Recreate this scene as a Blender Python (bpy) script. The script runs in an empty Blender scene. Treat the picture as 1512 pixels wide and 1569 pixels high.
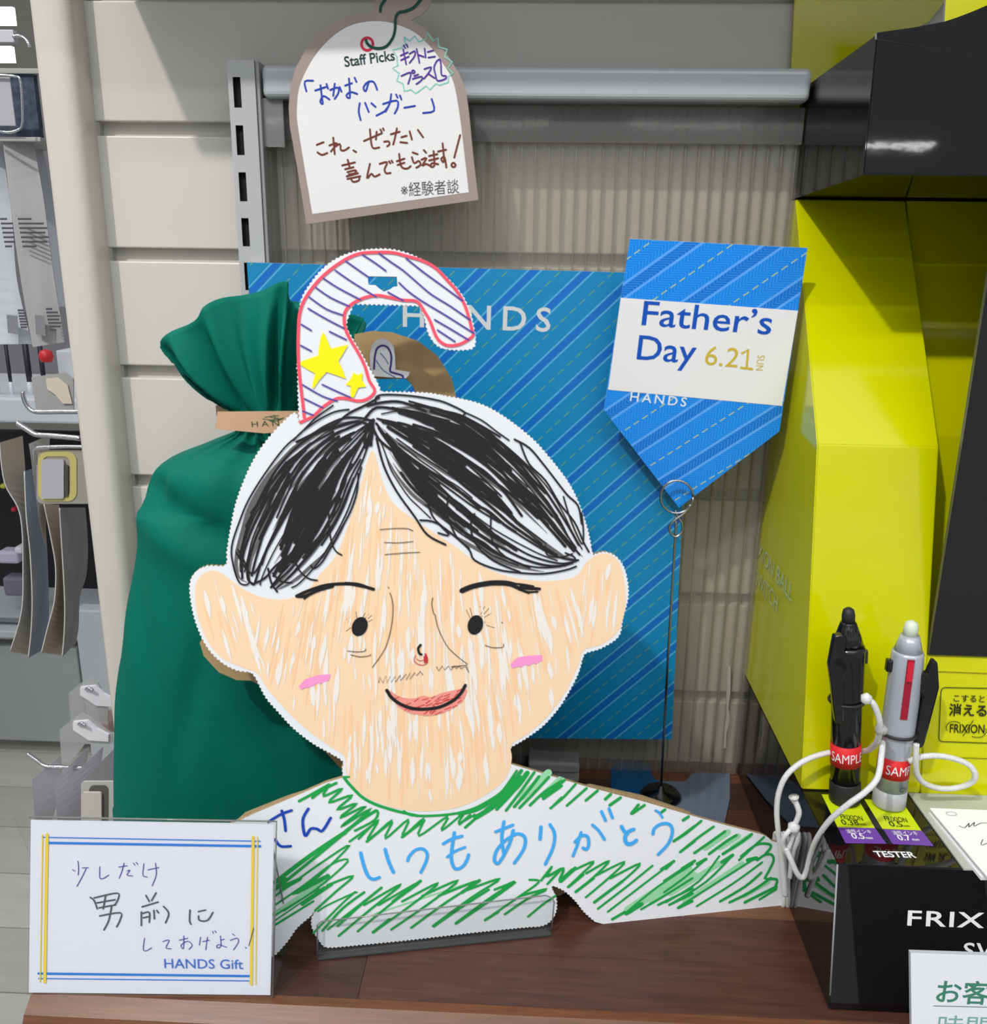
import bpy, bmesh, math, random
from mathutils import Vector, Matrix
from mathutils.geometry import tessellate_polygon, delaunay_2d_cdt
random.seed(11)
C = bpy.context.scene.collection
scene = bpy.context.scene

# ------------------------------------------------------------------ camera
W, H = 1512, 1569
F_PX = 1387.5
PITCH, YAW, ROLL = 0.2817, 0.0402, 0.0139
CAM = Vector((0, 0, 0.5))
cy, sy, cp, sp = math.cos(YAW), math.sin(YAW), math.cos(PITCH), math.sin(PITCH)
FW = Vector((-sy*cp, cy*cp, -sp))
R0 = Vector((cy, sy, 0)); U0 = R0.cross(FW)
RT = math.cos(ROLL)*R0 + math.sin(ROLL)*U0
UP = -math.sin(ROLL)*R0 + math.cos(ROLL)*U0
cam_d = bpy.data.cameras.new('camera'); cam = bpy.data.objects.new('camera', cam_d); C.objects.link(cam)
cam.matrix_world = Matrix(((RT.x, UP.x, -FW.x, CAM.x), (RT.y, UP.y, -FW.y, CAM.y), (RT.z, UP.z, -FW.z, CAM.z), (0, 0, 0, 1)))
cam_d.sensor_fit = 'HORIZONTAL'; cam_d.sensor_width = 36; cam_d.lens = F_PX/W*36
cam_d.clip_start = 0.02; cam_d.clip_end = 60
scene.camera = cam

# ------------------------------------------------------------------ world, lamps, exposure
wd = bpy.data.worlds.new('world'); scene.world = wd; wd.use_nodes = True
wd.node_tree.nodes['Background'].inputs[0].default_value = (0.93, 0.96, 1.0, 1)
wd.node_tree.nodes['Background'].inputs[1].default_value = 0.43

def lamp(name, kind, loc, target, energy, color=(1, 1, 1), size=None, size_y=None, spot=None, radius=None):
    d = bpy.data.lights.new(name, kind); d.energy = energy; d.color = color
    if kind == 'AREA':
        d.shape = 'RECTANGLE'; d.size = size; d.size_y = size_y
    if kind == 'SPOT':
        d.spot_size = math.radians(spot); d.spot_blend = 0.5
    if radius is not None: d.shadow_soft_size = radius
    o = bpy.data.objects.new(name, d); C.objects.link(o); o.location = loc
    o.rotation_euler = (Vector(target)-Vector(loc)).to_track_quat('-Z', 'Y').to_euler()
    return o
lamp('ceiling_spotlight', 'SPOT', (-1.25, -1.27, 3.0), (0.0, 0.7, 0.2), 285, (1.0, 0.965, 0.90), spot=50, radius=0.05)
lamp('ceiling_panel_light', 'AREA', (0.2, -1.6, 2.95), (0.2, -1.6, 0), 60, (0.95, 0.975, 1.0), 5.0, 4.0)
lamp('ceiling_strip_light', 'AREA', (0.9, -1.6, 2.6), (0.9, -1.6, 0), 22, (1, 0.99, 0.97), 1.5, 0.14)
lamp('ceiling_strip_light', 'AREA', (-0.6, -0.9, 2.6), (-0.6, -0.9, 0), 22, (1, 0.99, 0.97), 1.5, 0.14)
lamp('ceiling_strip_light', 'AREA', (-2.2, 1.2, 2.6), (-2.2, 1.2, 0), 30, (1, 0.99, 0.97), 1.5, 0.3)
for gx in (-5, -1, 3, 7, 11):
    for gy in (-5, -9, -13, -18, -24):
        lamp('ceiling_row_light', 'AREA', (gx, gy, 2.95), (gx, gy, 0), 22, (1, 0.995, 0.98), 2.4, 0.16)
scene.cycles.transparent_max_bounces = 24
scene.view_settings.view_transform = 'Standard'; scene.view_settings.look = 'None'
scene.view_settings.exposure = -0.14; scene.view_settings.gamma = 1; scene.view_settings.use_curve_mapping = False

# ------------------------------------------------------------------ pixel rays and planes
def ray(x, y): return RT*(x-W/2) - UP*(y-H/2) + FW*F_PX
class Plane:
    def __init__(s, o, u, v):
        s.o = Vector(o); s.u = Vector(u).normalized(); v = Vector(v)
        s.v = (v - s.u*v.dot(s.u)).normalized(); s.n = s.u.cross(s.v)
    def hit(s, x, y):
        r = ray(x, y); t = (s.o-CAM).dot(s.n)/r.dot(s.n); return CAM + r*t
    def uv(s, x, y, w=0.0):
        if w:
            p = Plane(s.o + s.n*w, s.u, s.v); return p.uv(x, y)
        d = s.hit(x, y)-s.o; return (d.dot(s.u), d.dot(s.v))
    def mat(s):
        u, v, n, o = s.u, s.v, s.n, s.o
        return Matrix(((u.x, v.x, n.x, o.x), (u.y, v.y, n.y, o.y), (u.z, v.z, n.z, o.z), (0, 0, 0, 1)))
    def world(s, u, v, w=0): return s.o + s.u*u + s.v*v + s.n*w
def yplane(y, z=0.0, x=0.0): return Plane((x, y, z), (1, 0, 0), (0, 0, 1))
def at(x, y, D):
    r = ray(x, y); return CAM + r*(D/r.y)
def atz(x, y, z):
    r = ray(x, y); return CAM + r*((z-CAM.z)/r.z)
def atx(x, y, X):
    r = ray(x, y); return CAM + r*(X/r.x)

# ------------------------------------------------------------------ materials
MATS = {}
def srgb(c):
    return tuple(((v/255)/12.92 if v/255 <= 0.04045 else ((v/255+0.055)/1.055)**2.4) for v in c)
def mat(name, col, rough=0.6, metal=0.0, spec=0.5, noise=0.0, nscale=40, bump=0.0, bscale=200, coat=0.0, alpha=1.0, sheen=0.0, stretch=None):
    if name in MATS: return MATS[name]
    m = bpy.data.materials.new(name); m.use_nodes = True; nt = m.node_tree; b = nt.nodes['Principled BSDF']
    c = srgb(col)
    b.inputs['Base Color'].default_value = (*c, 1); b.inputs['Roughness'].default_value = rough
    b.inputs['Metallic'].default_value = metal; b.inputs['Specular IOR Level'].default_value = spec
    b.inputs['Coat Weight'].default_value = coat; b.inputs['Coat Roughness'].default_value = 0.05
    if sheen: b.inputs['Sheen Weight'].default_value = sheen
    b.inputs['Alpha'].default_value = alpha
    tc = nt.nodes.new('ShaderNodeTexCoord'); mp = nt.nodes.new('ShaderNodeMapping')
    nt.links.new(tc.outputs['Object'], mp.inputs[0])
    if stretch: mp.inputs['Scale'].default_value = stretch
    if noise:
        n = nt.nodes.new('ShaderNodeTexNoise'); n.inputs['Scale'].default_value = nscale; n.inputs['Detail'].default_value = 5
        nt.links.new(mp.outputs[0], n.inputs[0])
        mr = nt.nodes.new('ShaderNodeMapRange'); mr.inputs[1].default_value = 0.3; mr.inputs[2].default_value = 0.7
        mr.inputs[3].default_value = 1-noise; mr.inputs[4].default_value = 1+noise
        nt.links.new(n.outputs[0], mr.inputs[0])
        mx = nt.nodes.new('ShaderNodeMix'); mx.data_type = 'RGBA'; mx.blend_type = 'MULTIPLY'; mx.inputs[0].default_value = 1
        mx.inputs[6].default_value = (*c, 1); nt.links.new(mr.outputs[0], mx.inputs[7]); nt.links.new(mx.outputs[2], b.inputs['Base Color'])
    if bump:
        n = nt.nodes.new('ShaderNodeTexNoise'); n.inputs['Scale'].default_value = bscale; n.inputs['Detail'].default_value = 3
        nt.links.new(mp.outputs[0], n.inputs[0])
        bp = nt.nodes.new('ShaderNodeBump'); bp.inputs['Strength'].default_value = bump; bp.inputs['Distance'].default_value = 0.002
        nt.links.new(n.outputs[0], bp.inputs['Height']); nt.links.new(bp.outputs[0], b.inputs['Normal'])
    MATS[name] = m; return m
def glassy(name, tint=(235, 240, 242), clear=0.86, rough=0.05, haze=0.0, refl=0.035):
    if name in MATS: return MATS[name]
    m = bpy.data.materials.new(name); m.use_nodes = True; nt = m.node_tree; nt.nodes.clear()
    out = nt.nodes.new('ShaderNodeOutputMaterial'); tr = nt.nodes.new('ShaderNodeBsdfTransparent'); gl = nt.nodes.new('ShaderNodeBsdfGlossy')
    df = nt.nodes.new('ShaderNodeBsdfDiffuse'); df.inputs[0].default_value = (0.75, 0.76, 0.76, 1)
    c = srgb(tint); tr.inputs[0].default_value = (*[v*clear for v in c], 1); gl.inputs['Roughness'].default_value = rough
    lw = nt.nodes.new('ShaderNodeLayerWeight'); lw.inputs[0].default_value = 0.5
    pw = nt.nodes.new('ShaderNodeMath'); pw.operation = 'POWER'; pw.inputs[1].default_value = 5; nt.links.new(lw.outputs['Facing'], pw.inputs[0])
    fr = nt.nodes.new('ShaderNodeMath'); fr.operation = 'MULTIPLY_ADD'; fr.inputs[1].default_value = 0.8; fr.inputs[2].default_value = refl; nt.links.new(pw.outputs[0], fr.inputs[0])
    m1 = nt.nodes.new('ShaderNodeMixShader'); m2 = nt.nodes.new('ShaderNodeMixShader'); m1.inputs[0].default_value = haze
    nt.links.new(tr.outputs[0], m1.inputs[1]); nt.links.new(df.outputs[0], m1.inputs[2])
    nt.links.new(fr.outputs[0], m2.inputs[0]); nt.links.new(m1.outputs[0], m2.inputs[1]); nt.links.new(gl.outputs[0], m2.inputs[2])
    nt.links.new(m2.outputs[0], out.inputs[0]); MATS[name] = m; return m
def ink(col): return mat('ink_%d_%d_%d' % col, col, 0.55, spec=0.25)

WHITE = mat('card_white', (226, 229, 234), 0.45, spec=0.35)
KRAFT = mat('kraft_board', (172, 146, 104), 0.8, noise=0.07, nscale=60)
KRAFTEDGE = mat('kraft_edge', (158, 134, 98), 0.85, noise=0.25, nscale=600)
BEIGE = mat('beige_enamel', (203, 200, 194), 0.38, noise=0.012, nscale=8)
POST = mat('post_enamel', (202, 198, 190), 0.2, spec=0.6)
GREYM = mat('grey_enamel', (176, 178, 180), 0.38)
GREYD = mat('grey_enamel_shaded', (150, 151, 152), 0.4)  # darker copy of the grey enamel, paints shade on the upright's sides
RAILM = mat('rail_enamel', (178, 182, 186), 0.25, spec=0.6)
BLACKG = mat('black_gloss_board', (12, 12, 15), 0.035, spec=0.6, bump=0.02, bscale=35)
BLACKP = mat('black_plastic', (14, 14, 16), 0.16, spec=0.6)
BLACKR = mat('black_rubber', (30, 30, 32), 0.55)
YELLOWG = mat('yellow_gloss_board', (198, 200, 0), 0.12, spec=0.5, bump=0.03, bscale=45)
CHROME = mat('chrome', (205, 207, 210), 0.12, metal=1.0)
WIRE = mat('steel_wire', (180, 178, 174), 0.25, metal=1.0)
ACRYL = glassy('clear_acrylic', (253, 254, 254), 0.988, 0.03)
ACREDGE = glassy('acrylic_edge', (120, 124, 128), 0.6, 0.1, 0.25)
SLOT = mat('slot_dark', (6, 6, 7), 0.9)

# ------------------------------------------------------------------ object helpers
def tag(o, label=None, cat=None, group=None, kind=None):
    if label: o['label'] = label
    if cat: o['category'] = cat
    if group: o['group'] = group
    if kind: o['kind'] = kind
    return o
def thing(name, label, cat, frame=None, group=None, loc=None):
    o = bpy.data.objects.new(name, None); C.objects.link(o); o.empty_display_size = 0.02
    if isinstance(frame, Plane): o.matrix_world = frame.mat()
    elif loc is not None: o.location = loc
    return tag(o, label, cat, group)
def link(name, me, parent=None):
    o = bpy.data.objects.new(name, me); C.objects.link(o)
    if parent: o.parent = parent
    return o
def mesh(name, verts, faces, mats, parent=None, mi=None, smooth=False, frame=None):
    me = bpy.data.meshes.new(name); me.from_pydata([tuple(v) for v in verts], [], faces)
    for m in (mats if isinstance(mats, (list, tuple)) else [mats]): me.materials.append(m)
    if mi:
        for p, i in zip(me.polygons, mi): p.material_index = i
    if smooth: me.polygons.foreach_set('use_smooth', [True]*len(me.polygons))
    me.update(); o = link(name, me, parent)
    if frame: o.matrix_world = frame.mat()
    return o
def bm_obj(name, bm, m, parent=None, smooth=False):
    bmesh.ops.recalc_face_normals(bm, faces=bm.faces)
    me = bpy.data.meshes.new(name); bm.to_mesh(me); bm.free()
    for x in (m if isinstance(m, (list, tuple)) else [m]): me.materials.append(x)
    if smooth: me.polygons.foreach_set('use_smooth', [True]*len(me.polygons))
    return link(name, me, parent)
def box(name, lo, hi, m, parent=None, bev=0.0, seg=2, mtx=None):
    bm = bmesh.new(); lo = Vector(lo); hi = Vector(hi)
    bmesh.ops.create_cube(bm, size=1)
    for v in bm.verts: v.co = Vector(((lo[i]+hi[i])/2 + v.co[i]*(hi[i]-lo[i]) for i in range(3)))
    if bev: bmesh.ops.bevel(bm, geom=bm.edges[:], offset=bev, segments=seg, affect='EDGES', profile=0.5)
    if mtx: bm.transform(mtx)
    o = bm_obj(name, bm, m, parent, smooth=False); return o
def smoothpath(pts, n=6, closed=False):
    pts = [Vector(p) for p in pts]; out = []; N = len(pts)
    if N < 3 and not closed: return pts
    rng = range(N if closed else N-1)
    for i in rng:
        if closed: p0, p1, p2, p3 = pts[i-1], pts[i], pts[(i+1) % N], pts[(i+2) % N]
        else: p0, p1, p2, p3 = pts[max(i-1, 0)], pts[i], pts[i+1], pts[min(i+2, N-1)]
        for k in range(n):
            t = k/n
            out.append(0.5*((2*p1)+(p2-p0)*t+(2*p0-5*p1+4*p2-p3)*t*t+(3*p1-p0-3*p2+p3)*t*t*t))
    if not closed: out.append(pts[-1])
    return out
def tube(name, pts, r, m, parent=None, seg=8, n=6, closed=False, radii=None):
    p = smoothpath(pts, n, closed) if n > 1 else [Vector(q) for q in pts]
    N = len(p); verts = []; faces = []; prev = None
    for i in range(N):
        a = p[i-1] if (i > 0 or closed) else p[i]; b = p[(i+1) % N] if (i < N-1 or closed) else p[i]
        t = (b-a).normalized()
        if prev is None:
            ref = Vector((0, 0, 1)) if abs(t.z) < 0.9 else Vector((1, 0, 0)); u = t.cross(ref).normalized()
        else: u = (prev - t*prev.dot(t)).normalized()
        prev = u; v = t.cross(u)
        rr = r if radii is None else radii(i/(N-1))
        for k in range(seg):
            a_ = 2*math.pi*k/seg; verts.append(p[i]+(u*math.cos(a_)+v*math.sin(a_))*rr)
    for i in range(N if closed else N-1):
        j = (i+1) % N
        for k in range(seg):
            l = (k+1) % seg; faces.append((i*seg+k, i*seg+l, j*seg+l, j*seg+k))
    if not closed:
        faces.append(tuple(range(seg))[::-1]); faces.append(tuple((N-1)*seg+k for k in range(seg)))
    return mesh(name, verts, faces, m, parent, smooth=True)
def lathe(name, prof, m, parent, mtx=None, seg=24, sx=1.0, mi=None, mats=None):
    verts = []; faces = []; idx = []
    for (r, z) in prof:
        for k in range(seg):
            a = 2*math.pi*k/seg; verts.append(Vector((r*math.cos(a), r*sx*math.sin(a), z)))
    for i in range(len(prof)-1):
        for k in range(seg):
            l = (k+1) % seg; faces.append((i*seg+k, i*seg+l, (i+1)*seg+l, (i+1)*seg+k))
    faces.append(tuple(range(seg))[::-1]); faces.append(tuple((len(prof)-1)*seg+k for k in range(seg)))
    if mtx: verts = [mtx @ v for v in verts]
    o = mesh(name, verts, faces, m, parent, smooth=True)
    return o
def tess(loops):
    pts = [Vector((p[0], p[1])) for l in loops for p in l]; ed = []; b = 0
    for l in loops:
        ed += [(b+i, b+(i+1) % len(l)) for i in range(len(l))]; b += len(l)
    if len(pts) < 60:
        return [tuple(t) for t in tessellate_polygon([[Vector((p[0], p[1], 0)) for p in l] for l in loops])]
    v2, e2, f2, vo, eo, fo_ = delaunay_2d_cdt(pts, ed, [], 0, 1e-7)
    mp_ = [o[0] if o else None for o in vo]; out = []; n = len(pts)
    # scanline buckets for the even-odd test
    ys = [p.y for p in pts]; y0, y1 = min(ys), max(ys); NB = 200; bk = [[] for _ in range(NB+1)]
    for a_, c_ in ed:
        ya, yb = sorted((pts[a_].y, pts[c_].y)); 
        for k in range(int((ya-y0)/(y1-y0)*NB), int((yb-y0)/(y1-y0)*NB)+1): bk[min(k, NB)].append((a_, c_))
    def near(v):
        return min(range(n), key=lambda i: (pts[i]-v).length_squared)
    for f in f2:
        c = (v2[f[0]]+v2[f[1]]+v2[f[2]])/3; ins = False
        for a_, c_ in bk[min(NB, int((c.y-y0)/(y1-y0)*NB))]:
            p, q = pts[a_], pts[c_]
            if (p.y > c.y) != (q.y > c.y) and c.x < (q.x-p.x)*(c.y-p.y)/(q.y-p.y)+p.x: ins = not ins
        if ins: out.append(tuple(mp_[i] if mp_[i] is not None else near(v2[i]) for i in f))
    return out
def slab(name, outline, thick, mats, parent=None, holes=(), w=0.0, frame=None):
    """flat board: outline in (u,v), front at w, back at w-thick; mats = front, edge, back"""
    loops = [list(outline)]+[list(h) for h in holes]; tr = tess(loops)
    flat = [p for l in loops for p in l]; n = len(flat)
    verts = [(p[0], p[1], w) for p in flat]+[(p[0], p[1], w-thick) for p in flat]
    faces = []; mi = []
    for a, b, c in tr:
        pa, pb, pc = flat[a], flat[b], flat[c]
        ar = (pb[0]-pa[0])*(pc[1]-pa[1])-(pb[1]-pa[1])*(pc[0]-pa[0])
        if ar < 0: b, c = c, b
        faces.append((a, b, c)); mi.append(0); faces.append((a+n, c+n, b+n)); mi.append(2)
    base = 0
    for li, l in enumerate(loops):
        k = len(l); area = sum(l[i][0]*l[(i+1) % k][1]-l[(i+1) % k][0]*l[i][1] for i in range(k))
        ccw = area > 0
        if li > 0: ccw = not ccw
        for i in range(k):
            j = (i+1) % k; a, b = base+i, base+j
            faces.append((a, a+n, b+n, b) if ccw else (a, b, b+n, a+n)); mi.append(1)
        base += k
    return mesh(name, verts, faces, mats, parent, mi=mi, frame=frame)
LAY = 0.0002
def flat(name, loops, m, parent, w=LAY):
    """thin printed shape lying on its board"""
    verts = []; faces = []
    for outline in loops:
        tr = tess([outline]); b0 = len(verts); verts += [(p[0], p[1], w) for p in outline]
        for a, b, c in tr:
            pa, pb, pc = outline[a], outline[b], outline[c]
            ar = (pb[0]-pa[0])*(pc[1]-pa[1])-(pb[1]-pa[1])*(pc[0]-pa[0])
            if ar < 0: b, c = c, b
            faces.append((a+b0, b+b0, c+b0))
    return mesh(name, verts, faces, m, parent)
def ribbon(verts, faces, pts, width, w, taper=0.0, rise=0.0):
    n = len(pts); w0 = w
    if n < 2: return
    for i in range(n):
        a = pts[max(i-1, 0)]; b = pts[min(i+1, n-1)]
        w = w0+rise*i/n; dx, dy = b[0]-a[0], b[1]-a[1]; L = math.hypot(dx, dy) or 1e-9; nx, ny = -dy/L, dx/L
        hw = width/2
        if taper:
            t = i/(n-1); hw *= max(0.12, min(1, t/taper, (1-t)/taper))
        verts.append((pts[i][0]+nx*hw, pts[i][1]+ny*hw, w)); verts.append((pts[i][0]-nx*hw, pts[i][1]-ny*hw, w))
    b0 = len(verts)-2*n
    for i in range(n-1): faces.append((b0+2*i, b0+2*i+1, b0+2*i+3, b0+2*i+2))
    if not taper:
        for e, d in ((0, 1), (n-1, -1)):
            x, y = pts[e][0], pts[e][1]; q = pts[1] if e == 0 else pts[n-2]
            ang = math.atan2(y-q[1], x-q[0]); b1 = len(verts)
            for k in range(7):
                a = ang-math.pi/2+math.pi*k/6; verts.append((x+width/2*math.cos(a), y+width/2*math.sin(a), w))
            faces.append(tuple(range(b1, b1+7)))
def strokes(name, pl, lst, m, parent, w=LAY, px=4.0, sm=5, wscale=None, taper=0.0, split=False):
    if split: return [strokes(name, pl, [s], m, parent, w, px, sm, wscale, taper) for s in lst][-1]
    """lst: pixel polylines (or (polyline, width)); pen strokes drawn on plane pl"""
    verts = []; faces = []
    eps = min(2e-6, LAY*0.45/max(1, len(lst)))
    for si, s in enumerate(lst):
        if isinstance(s, tuple) and isinstance(s[0], list): pts, wd_ = s
        else: pts, wd_ = s, px
        uv = [pl.uv(*p) for p in pts]
        cx, cy_ = pts[len(pts)//2]; a = pl.uv(cx, cy_); b = pl.uv(cx+10, cy_); sc = math.hypot(b[0]-a[0], b[1]-a[1])/10
        p = smoothpath([(q[0], q[1], 0) for q in uv], sm) if sm > 1 else [Vector((q[0], q[1], 0)) for q in uv]
        ribbon(verts, faces, p, wd_*sc, w+eps*si, taper, eps*0.6)
    return mesh(name, verts, faces, m, parent)
def cc(x0, y0, s, lst):
    """zoomed crop coordinates to photograph pixels"""
    out = []
    for q in lst:
        if isinstance(q, tuple) and isinstance(q[0], list): out.append(([(x0+p[0]/s, y0+p[1]/s) for p in q[0]], q[1]))
        else: out.append([(x0+p[0]/s, y0+p[1]/s) for p in q])
    return out
def lettering(name, body, pl, p0, p1, m, parent, w=LAY, hfac=1.0, spacing=1.0, bold=0.0, height=None, shear=0.0):
    """letters whose left and right baseline ends fall on p0, p1 (pixels on plane pl)"""
    cu = bpy.data.curves.new(name, 'FONT'); cu.body = body; cu.size = 1.0; cu.space_character = spacing; cu.offset = bold; cu.shear = shear
    cu.resolution_u = 3
    tmp = bpy.data.objects.new('tmp', cu); C.objects.link(tmp)
    me0 = bpy.data.meshes.new_from_object(tmp.evaluated_get(bpy.context.evaluated_depsgraph_get()))
    vs = [v.co.copy() for v in me0.vertices]; fs = [tuple(p.vertices) for p in me0.polygons]
    bpy.data.objects.remove(tmp)
    x0 = min(v.x for v in vs); x1 = max(v.x for v in vs)
    a = Vector(pl.uv(*p0)); b = Vector(pl.uv(*p1)); d = b-a; L = d.length; d.normalize(); nrm = Vector((-d.y, d.x))
    s = L/(x1-x0); sh = (height if height else s)*hfac
    vv = []
    for v in vs:
        q = a + d*((v.x-x0)*s) + nrm*(v.y*sh); vv.append((q.x, q.y, w))
    return mesh(name, vv, fs, m, parent)
def wavy(segs, lam=0.0030, amp=0.00055):
    """segs: list of (uv points, is_wavy) joined in order into one closed outline with a pinked edge"""
    out = []
    allp = [p for s, _ in segs for p in s]
    area = sum(allp[i][0]*allp[(i+1) % len(allp)][1]-allp[(i+1) % len(allp)][0]*allp[i][1] for i in range(len(allp)))
    sg = 1 if area > 0 else -1
    for k, (s, wv) in enumerate(segs):
        nxt = segs[(k+1) % len(segs)][0][0]; pts = list(s)+[nxt]
        if not wv:
            out += [tuple(p) for p in s]; continue
        sp_ = smoothpath([(p[0], p[1], 0) for p in pts], 6); run = 0
        for i in range(len(sp_)-1):
            a, b = sp_[i], sp_[i+1]; L = (b-a).length
            if L < 1e-7: continue
            d = (b-a)/L; nx, ny = d.y*sg, -d.x*sg; st = max(1, int(L/(lam/4)))
            for q in range(st):
                c = a+(b-a)*(q/st); r_ = run+L*q/st; o_ = amp*math.sin(2*math.pi*r_/lam)
                out.append((c.x+nx*o_, c.y+ny*o_))
            run += L
    return out
def inside(p, poly):
    x, y = p; c = False; n = len(poly)
    for i in range(n):
        x1, y1 = poly[i]; x2, y2 = poly[(i+1) % n]
        if (y1 > y) != (y2 > y) and x < (x2-x1)*(y-y1)/(y2-y1)+x1: c = not c
    return c
# ------------------------------------------------------------------ the setting: slat wall, floor, far wall
WALL = 0.829
wall = tag(thing('wall_back', None, None, loc=(0, WALL, 0)), kind='structure')
def child_box(name, lo, hi, m, parent, bev=0.0):
    off = Vector(parent.location)
    return box(name, Vector(lo)-off, Vector(hi)-off, m, parent, bev)
child_box('groove_backing', (-0.389, WALL+0.009, -0.9), (1.3, WALL+0.02, 1.4), mat('groove_enamel', (186, 183, 176), 0.5), wall)
zc0, pitch = 0.5965, 0.10475
for k in range(-7, 14):
    top = zc0 - pitch*k - 0.0058; bot = zc0 - pitch*(k+1) + 0.0058
    child_box('panel', (-0.3862, WALL, bot), (1.3, WALL+0.016, top), BEIGE, wall, 0.0012)
    child_box('groove_end_cap', (-0.3862, WALL+0.0015, top), (-0.3795, WALL+0.009, top+0.0116), mat('groove_cap', (160, 158, 152), 0.5), wall)
# narrow edge strip with its slits, then the glossy corner post
strip_ = tag(box('trim_2', (-0.3915, WALL-0.001, -0.9), (-0.3868, WALL+0.02, 1.4), BEIGE, None, 0.0008), kind='structure')
xa = at(37, 0, 0.80).x; xb = at(103, 0, 0.80).x
post = tag(box('trim_1', (xa, 0.80, -0.9), (xb, 0.86, 1.4), POST, None, 0.012, 5), kind='structure')
for p in post.data.polygons: p.use_smooth = True
bfloor = mat('floor_vinyl', (186, 183, 177), 0.45, noise=0.05, nscale=9, stretch=(0.5, 6, 1))
flo = tag(box('floor', (-9, -2.5, -0.96), (4, 9, -0.904), mat('floor_joint', (158, 156, 150), 0.6), None), kind='structure')
for k in range(12):
    y0 = 1.05+0.17*k
    c_ = (172-6*(k % 3), 170-6*(k % 3), 164-6*(k % 3))
    o = box('plank', (-3.6, y0+0.0015, -0.905), (-0.5, y0+0.1685, -0.900), mat('floor_vinyl_%d' % (k % 3), c_, 0.4, noise=0.05, nscale=7, stretch=(0.6, 6, 1)), flo)
tag(box('wall_far', (-9, 8.0, -0.9), (4, 8.1, 3.4), mat('far_paint', (165, 162, 154), 0.7), None), kind='structure')

# ------------------------------------------------------------------ metal frame with slotted upright and crossbar
DF = 0.785
fr = thing('metal_rack', 'grey slotted metal upright joined to a thick horizontal crossbar on the slat wall', 'rack', yplane(DF))
fp = yplane(DF)
ul = fp.uv(347, 91)[0]; ur = fp.uv(389, 91)[0]; zt = fp.uv(347, 92)[1]
slots = []
s0 = [fp.uv(362, 118)[1], fp.uv(368, 165)[1]]
s1t = fp.uv(368, 192)[1]; ps = s0[0]-s1t
for k in range(13):
    a = s0[0]-ps*k; b = a-(s0[0]-s0[1])
    if b < 0.01: break
    cx_ = (ul+ur)/2-0.0040; hw = 0.0031
    slots.append([(cx_-hw, b), (cx_+hw, b), (cx_+hw, a), (cx_-hw, a)])
slab('upright', [(ul, 0.0), (ur, 0.0), (ur, zt), (ul, zt)], 0.002, [GREYM, SLOT, GREYD], fr, holes=slots)
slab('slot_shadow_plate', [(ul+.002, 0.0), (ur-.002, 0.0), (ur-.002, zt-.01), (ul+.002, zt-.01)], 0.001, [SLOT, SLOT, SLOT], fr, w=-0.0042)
box('upright_side', (ul, 0, -0.042), (ul+0.0015, zt, -0.002), GREYD, fr)
box('upright_side', (ur-0.0015, 0, -0.042), (ur+0.003, zt, -0.002), GREYD, fr, 0.0008)
cz0, cz1 = fp.uv(400, 150)[1], fp.uv(400, 98)[1]
box('crossbar', (ur+0.005, cz0, -0.040), (0.2135, cz1, 0.0), RAILM, fr, 0.005, 4)
# clear corrugated sheet behind the crossbar
SH = thing('corrugated_sheet', 'clear corrugated plastic sheet hanging under the grey crossbar', 'sheet', loc=(0, 0.803, 0))
CSH = glassy('sheet_plastic', (250, 248, 243), 0.97, 0.12, 0.09)
CRIB = glassy('sheet_rib', (228, 224, 214), 0.88, 0.12, 0.18)
sx0, sx1 = at(412, 300, 0.80).x, 0.2140
sz0, sz1 = 0.002, at(800, 162, 0.80).z
for nm, yy in (('front_skin', 0.0), ('back_skin', 0.0055)):
    vs = []; fs = []; n = 330
    for i in range(n+1):
        x = sx0+(sx1-sx0)*i/n; dy = 0.0009*math.sin(2*math.pi*(x-sx0)/0.0112)
        for z in (sz0, sz1): vs.append((x, yy+dy*(1 if yy == 0 else 0.5), z))
    for i in range(n): fs.append((2*i, 2*i+2, 2*i+3, 2*i+1))
    mesh(nm, vs, fs, CSH, SH, smooth=True)
k = 0; rib0 = None
while sx0+0.0112*k < sx1:
    x = sx0+0.0112*k
    if rib0 is None: rib0 = box('rib', (-0.0005, 0.0, sz0), (0.0005, 0.0055, sz1), CRIB, SH); rib0.location.x = x
    else:
        r_ = rib0.copy(); C.objects.link(r_); r_.parent = SH; r_.location.x = x
    k += 1
box('top_channel', (sx0, -0.0035, at(800, 218, .80).z), (sx1, -0.0022, sz1), glassy('channel_plastic', (200, 196, 190), 0.85, 0.06, 0.10), SH)
tp_ = yplane(0.797)
tt_ = [(1115, 1020), (1119, 1022), (1119, 1060), (1116, 1085), (1118, 1100), (1113, 1125), (1112, 1146), (1109, 1146), (1110, 1120), (1113, 1095), (1113, 1060)]
te_ = slab('torn_edge', [(tp_.uv(*p)[0], tp_.uv(*p)[1]) for p in tt_], 0.0012, [mat('torn_film', (168, 166, 160), 0.5)]*3, None, frame=tp_)
te_.parent = SH; te_.matrix_parent_inverse = Matrix.Translation(-Vector(SH.location))
# clear hook tab at the left end of the sheet
tab = box('hanging_tab', (sx0-0.002, -0.012, at(430, 225, .79).z), (sx0+0.018, -0.010, at(430, 150, .79).z), glassy('tab_plastic', (225, 225, 225), 0.8, 0.05, 0.2), SH, 0.0006)

# overhead canopy of the fixture (above the frame); it shades the wall
can = tag(box('overhead_shelf', (-0.362, 0.675, 0.752), (1.3, 0.829, 0.775), GREYM, None, 0.002), 'grey metal shelf fixed to the slat wall above the crossbar', 'shelf')

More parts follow.
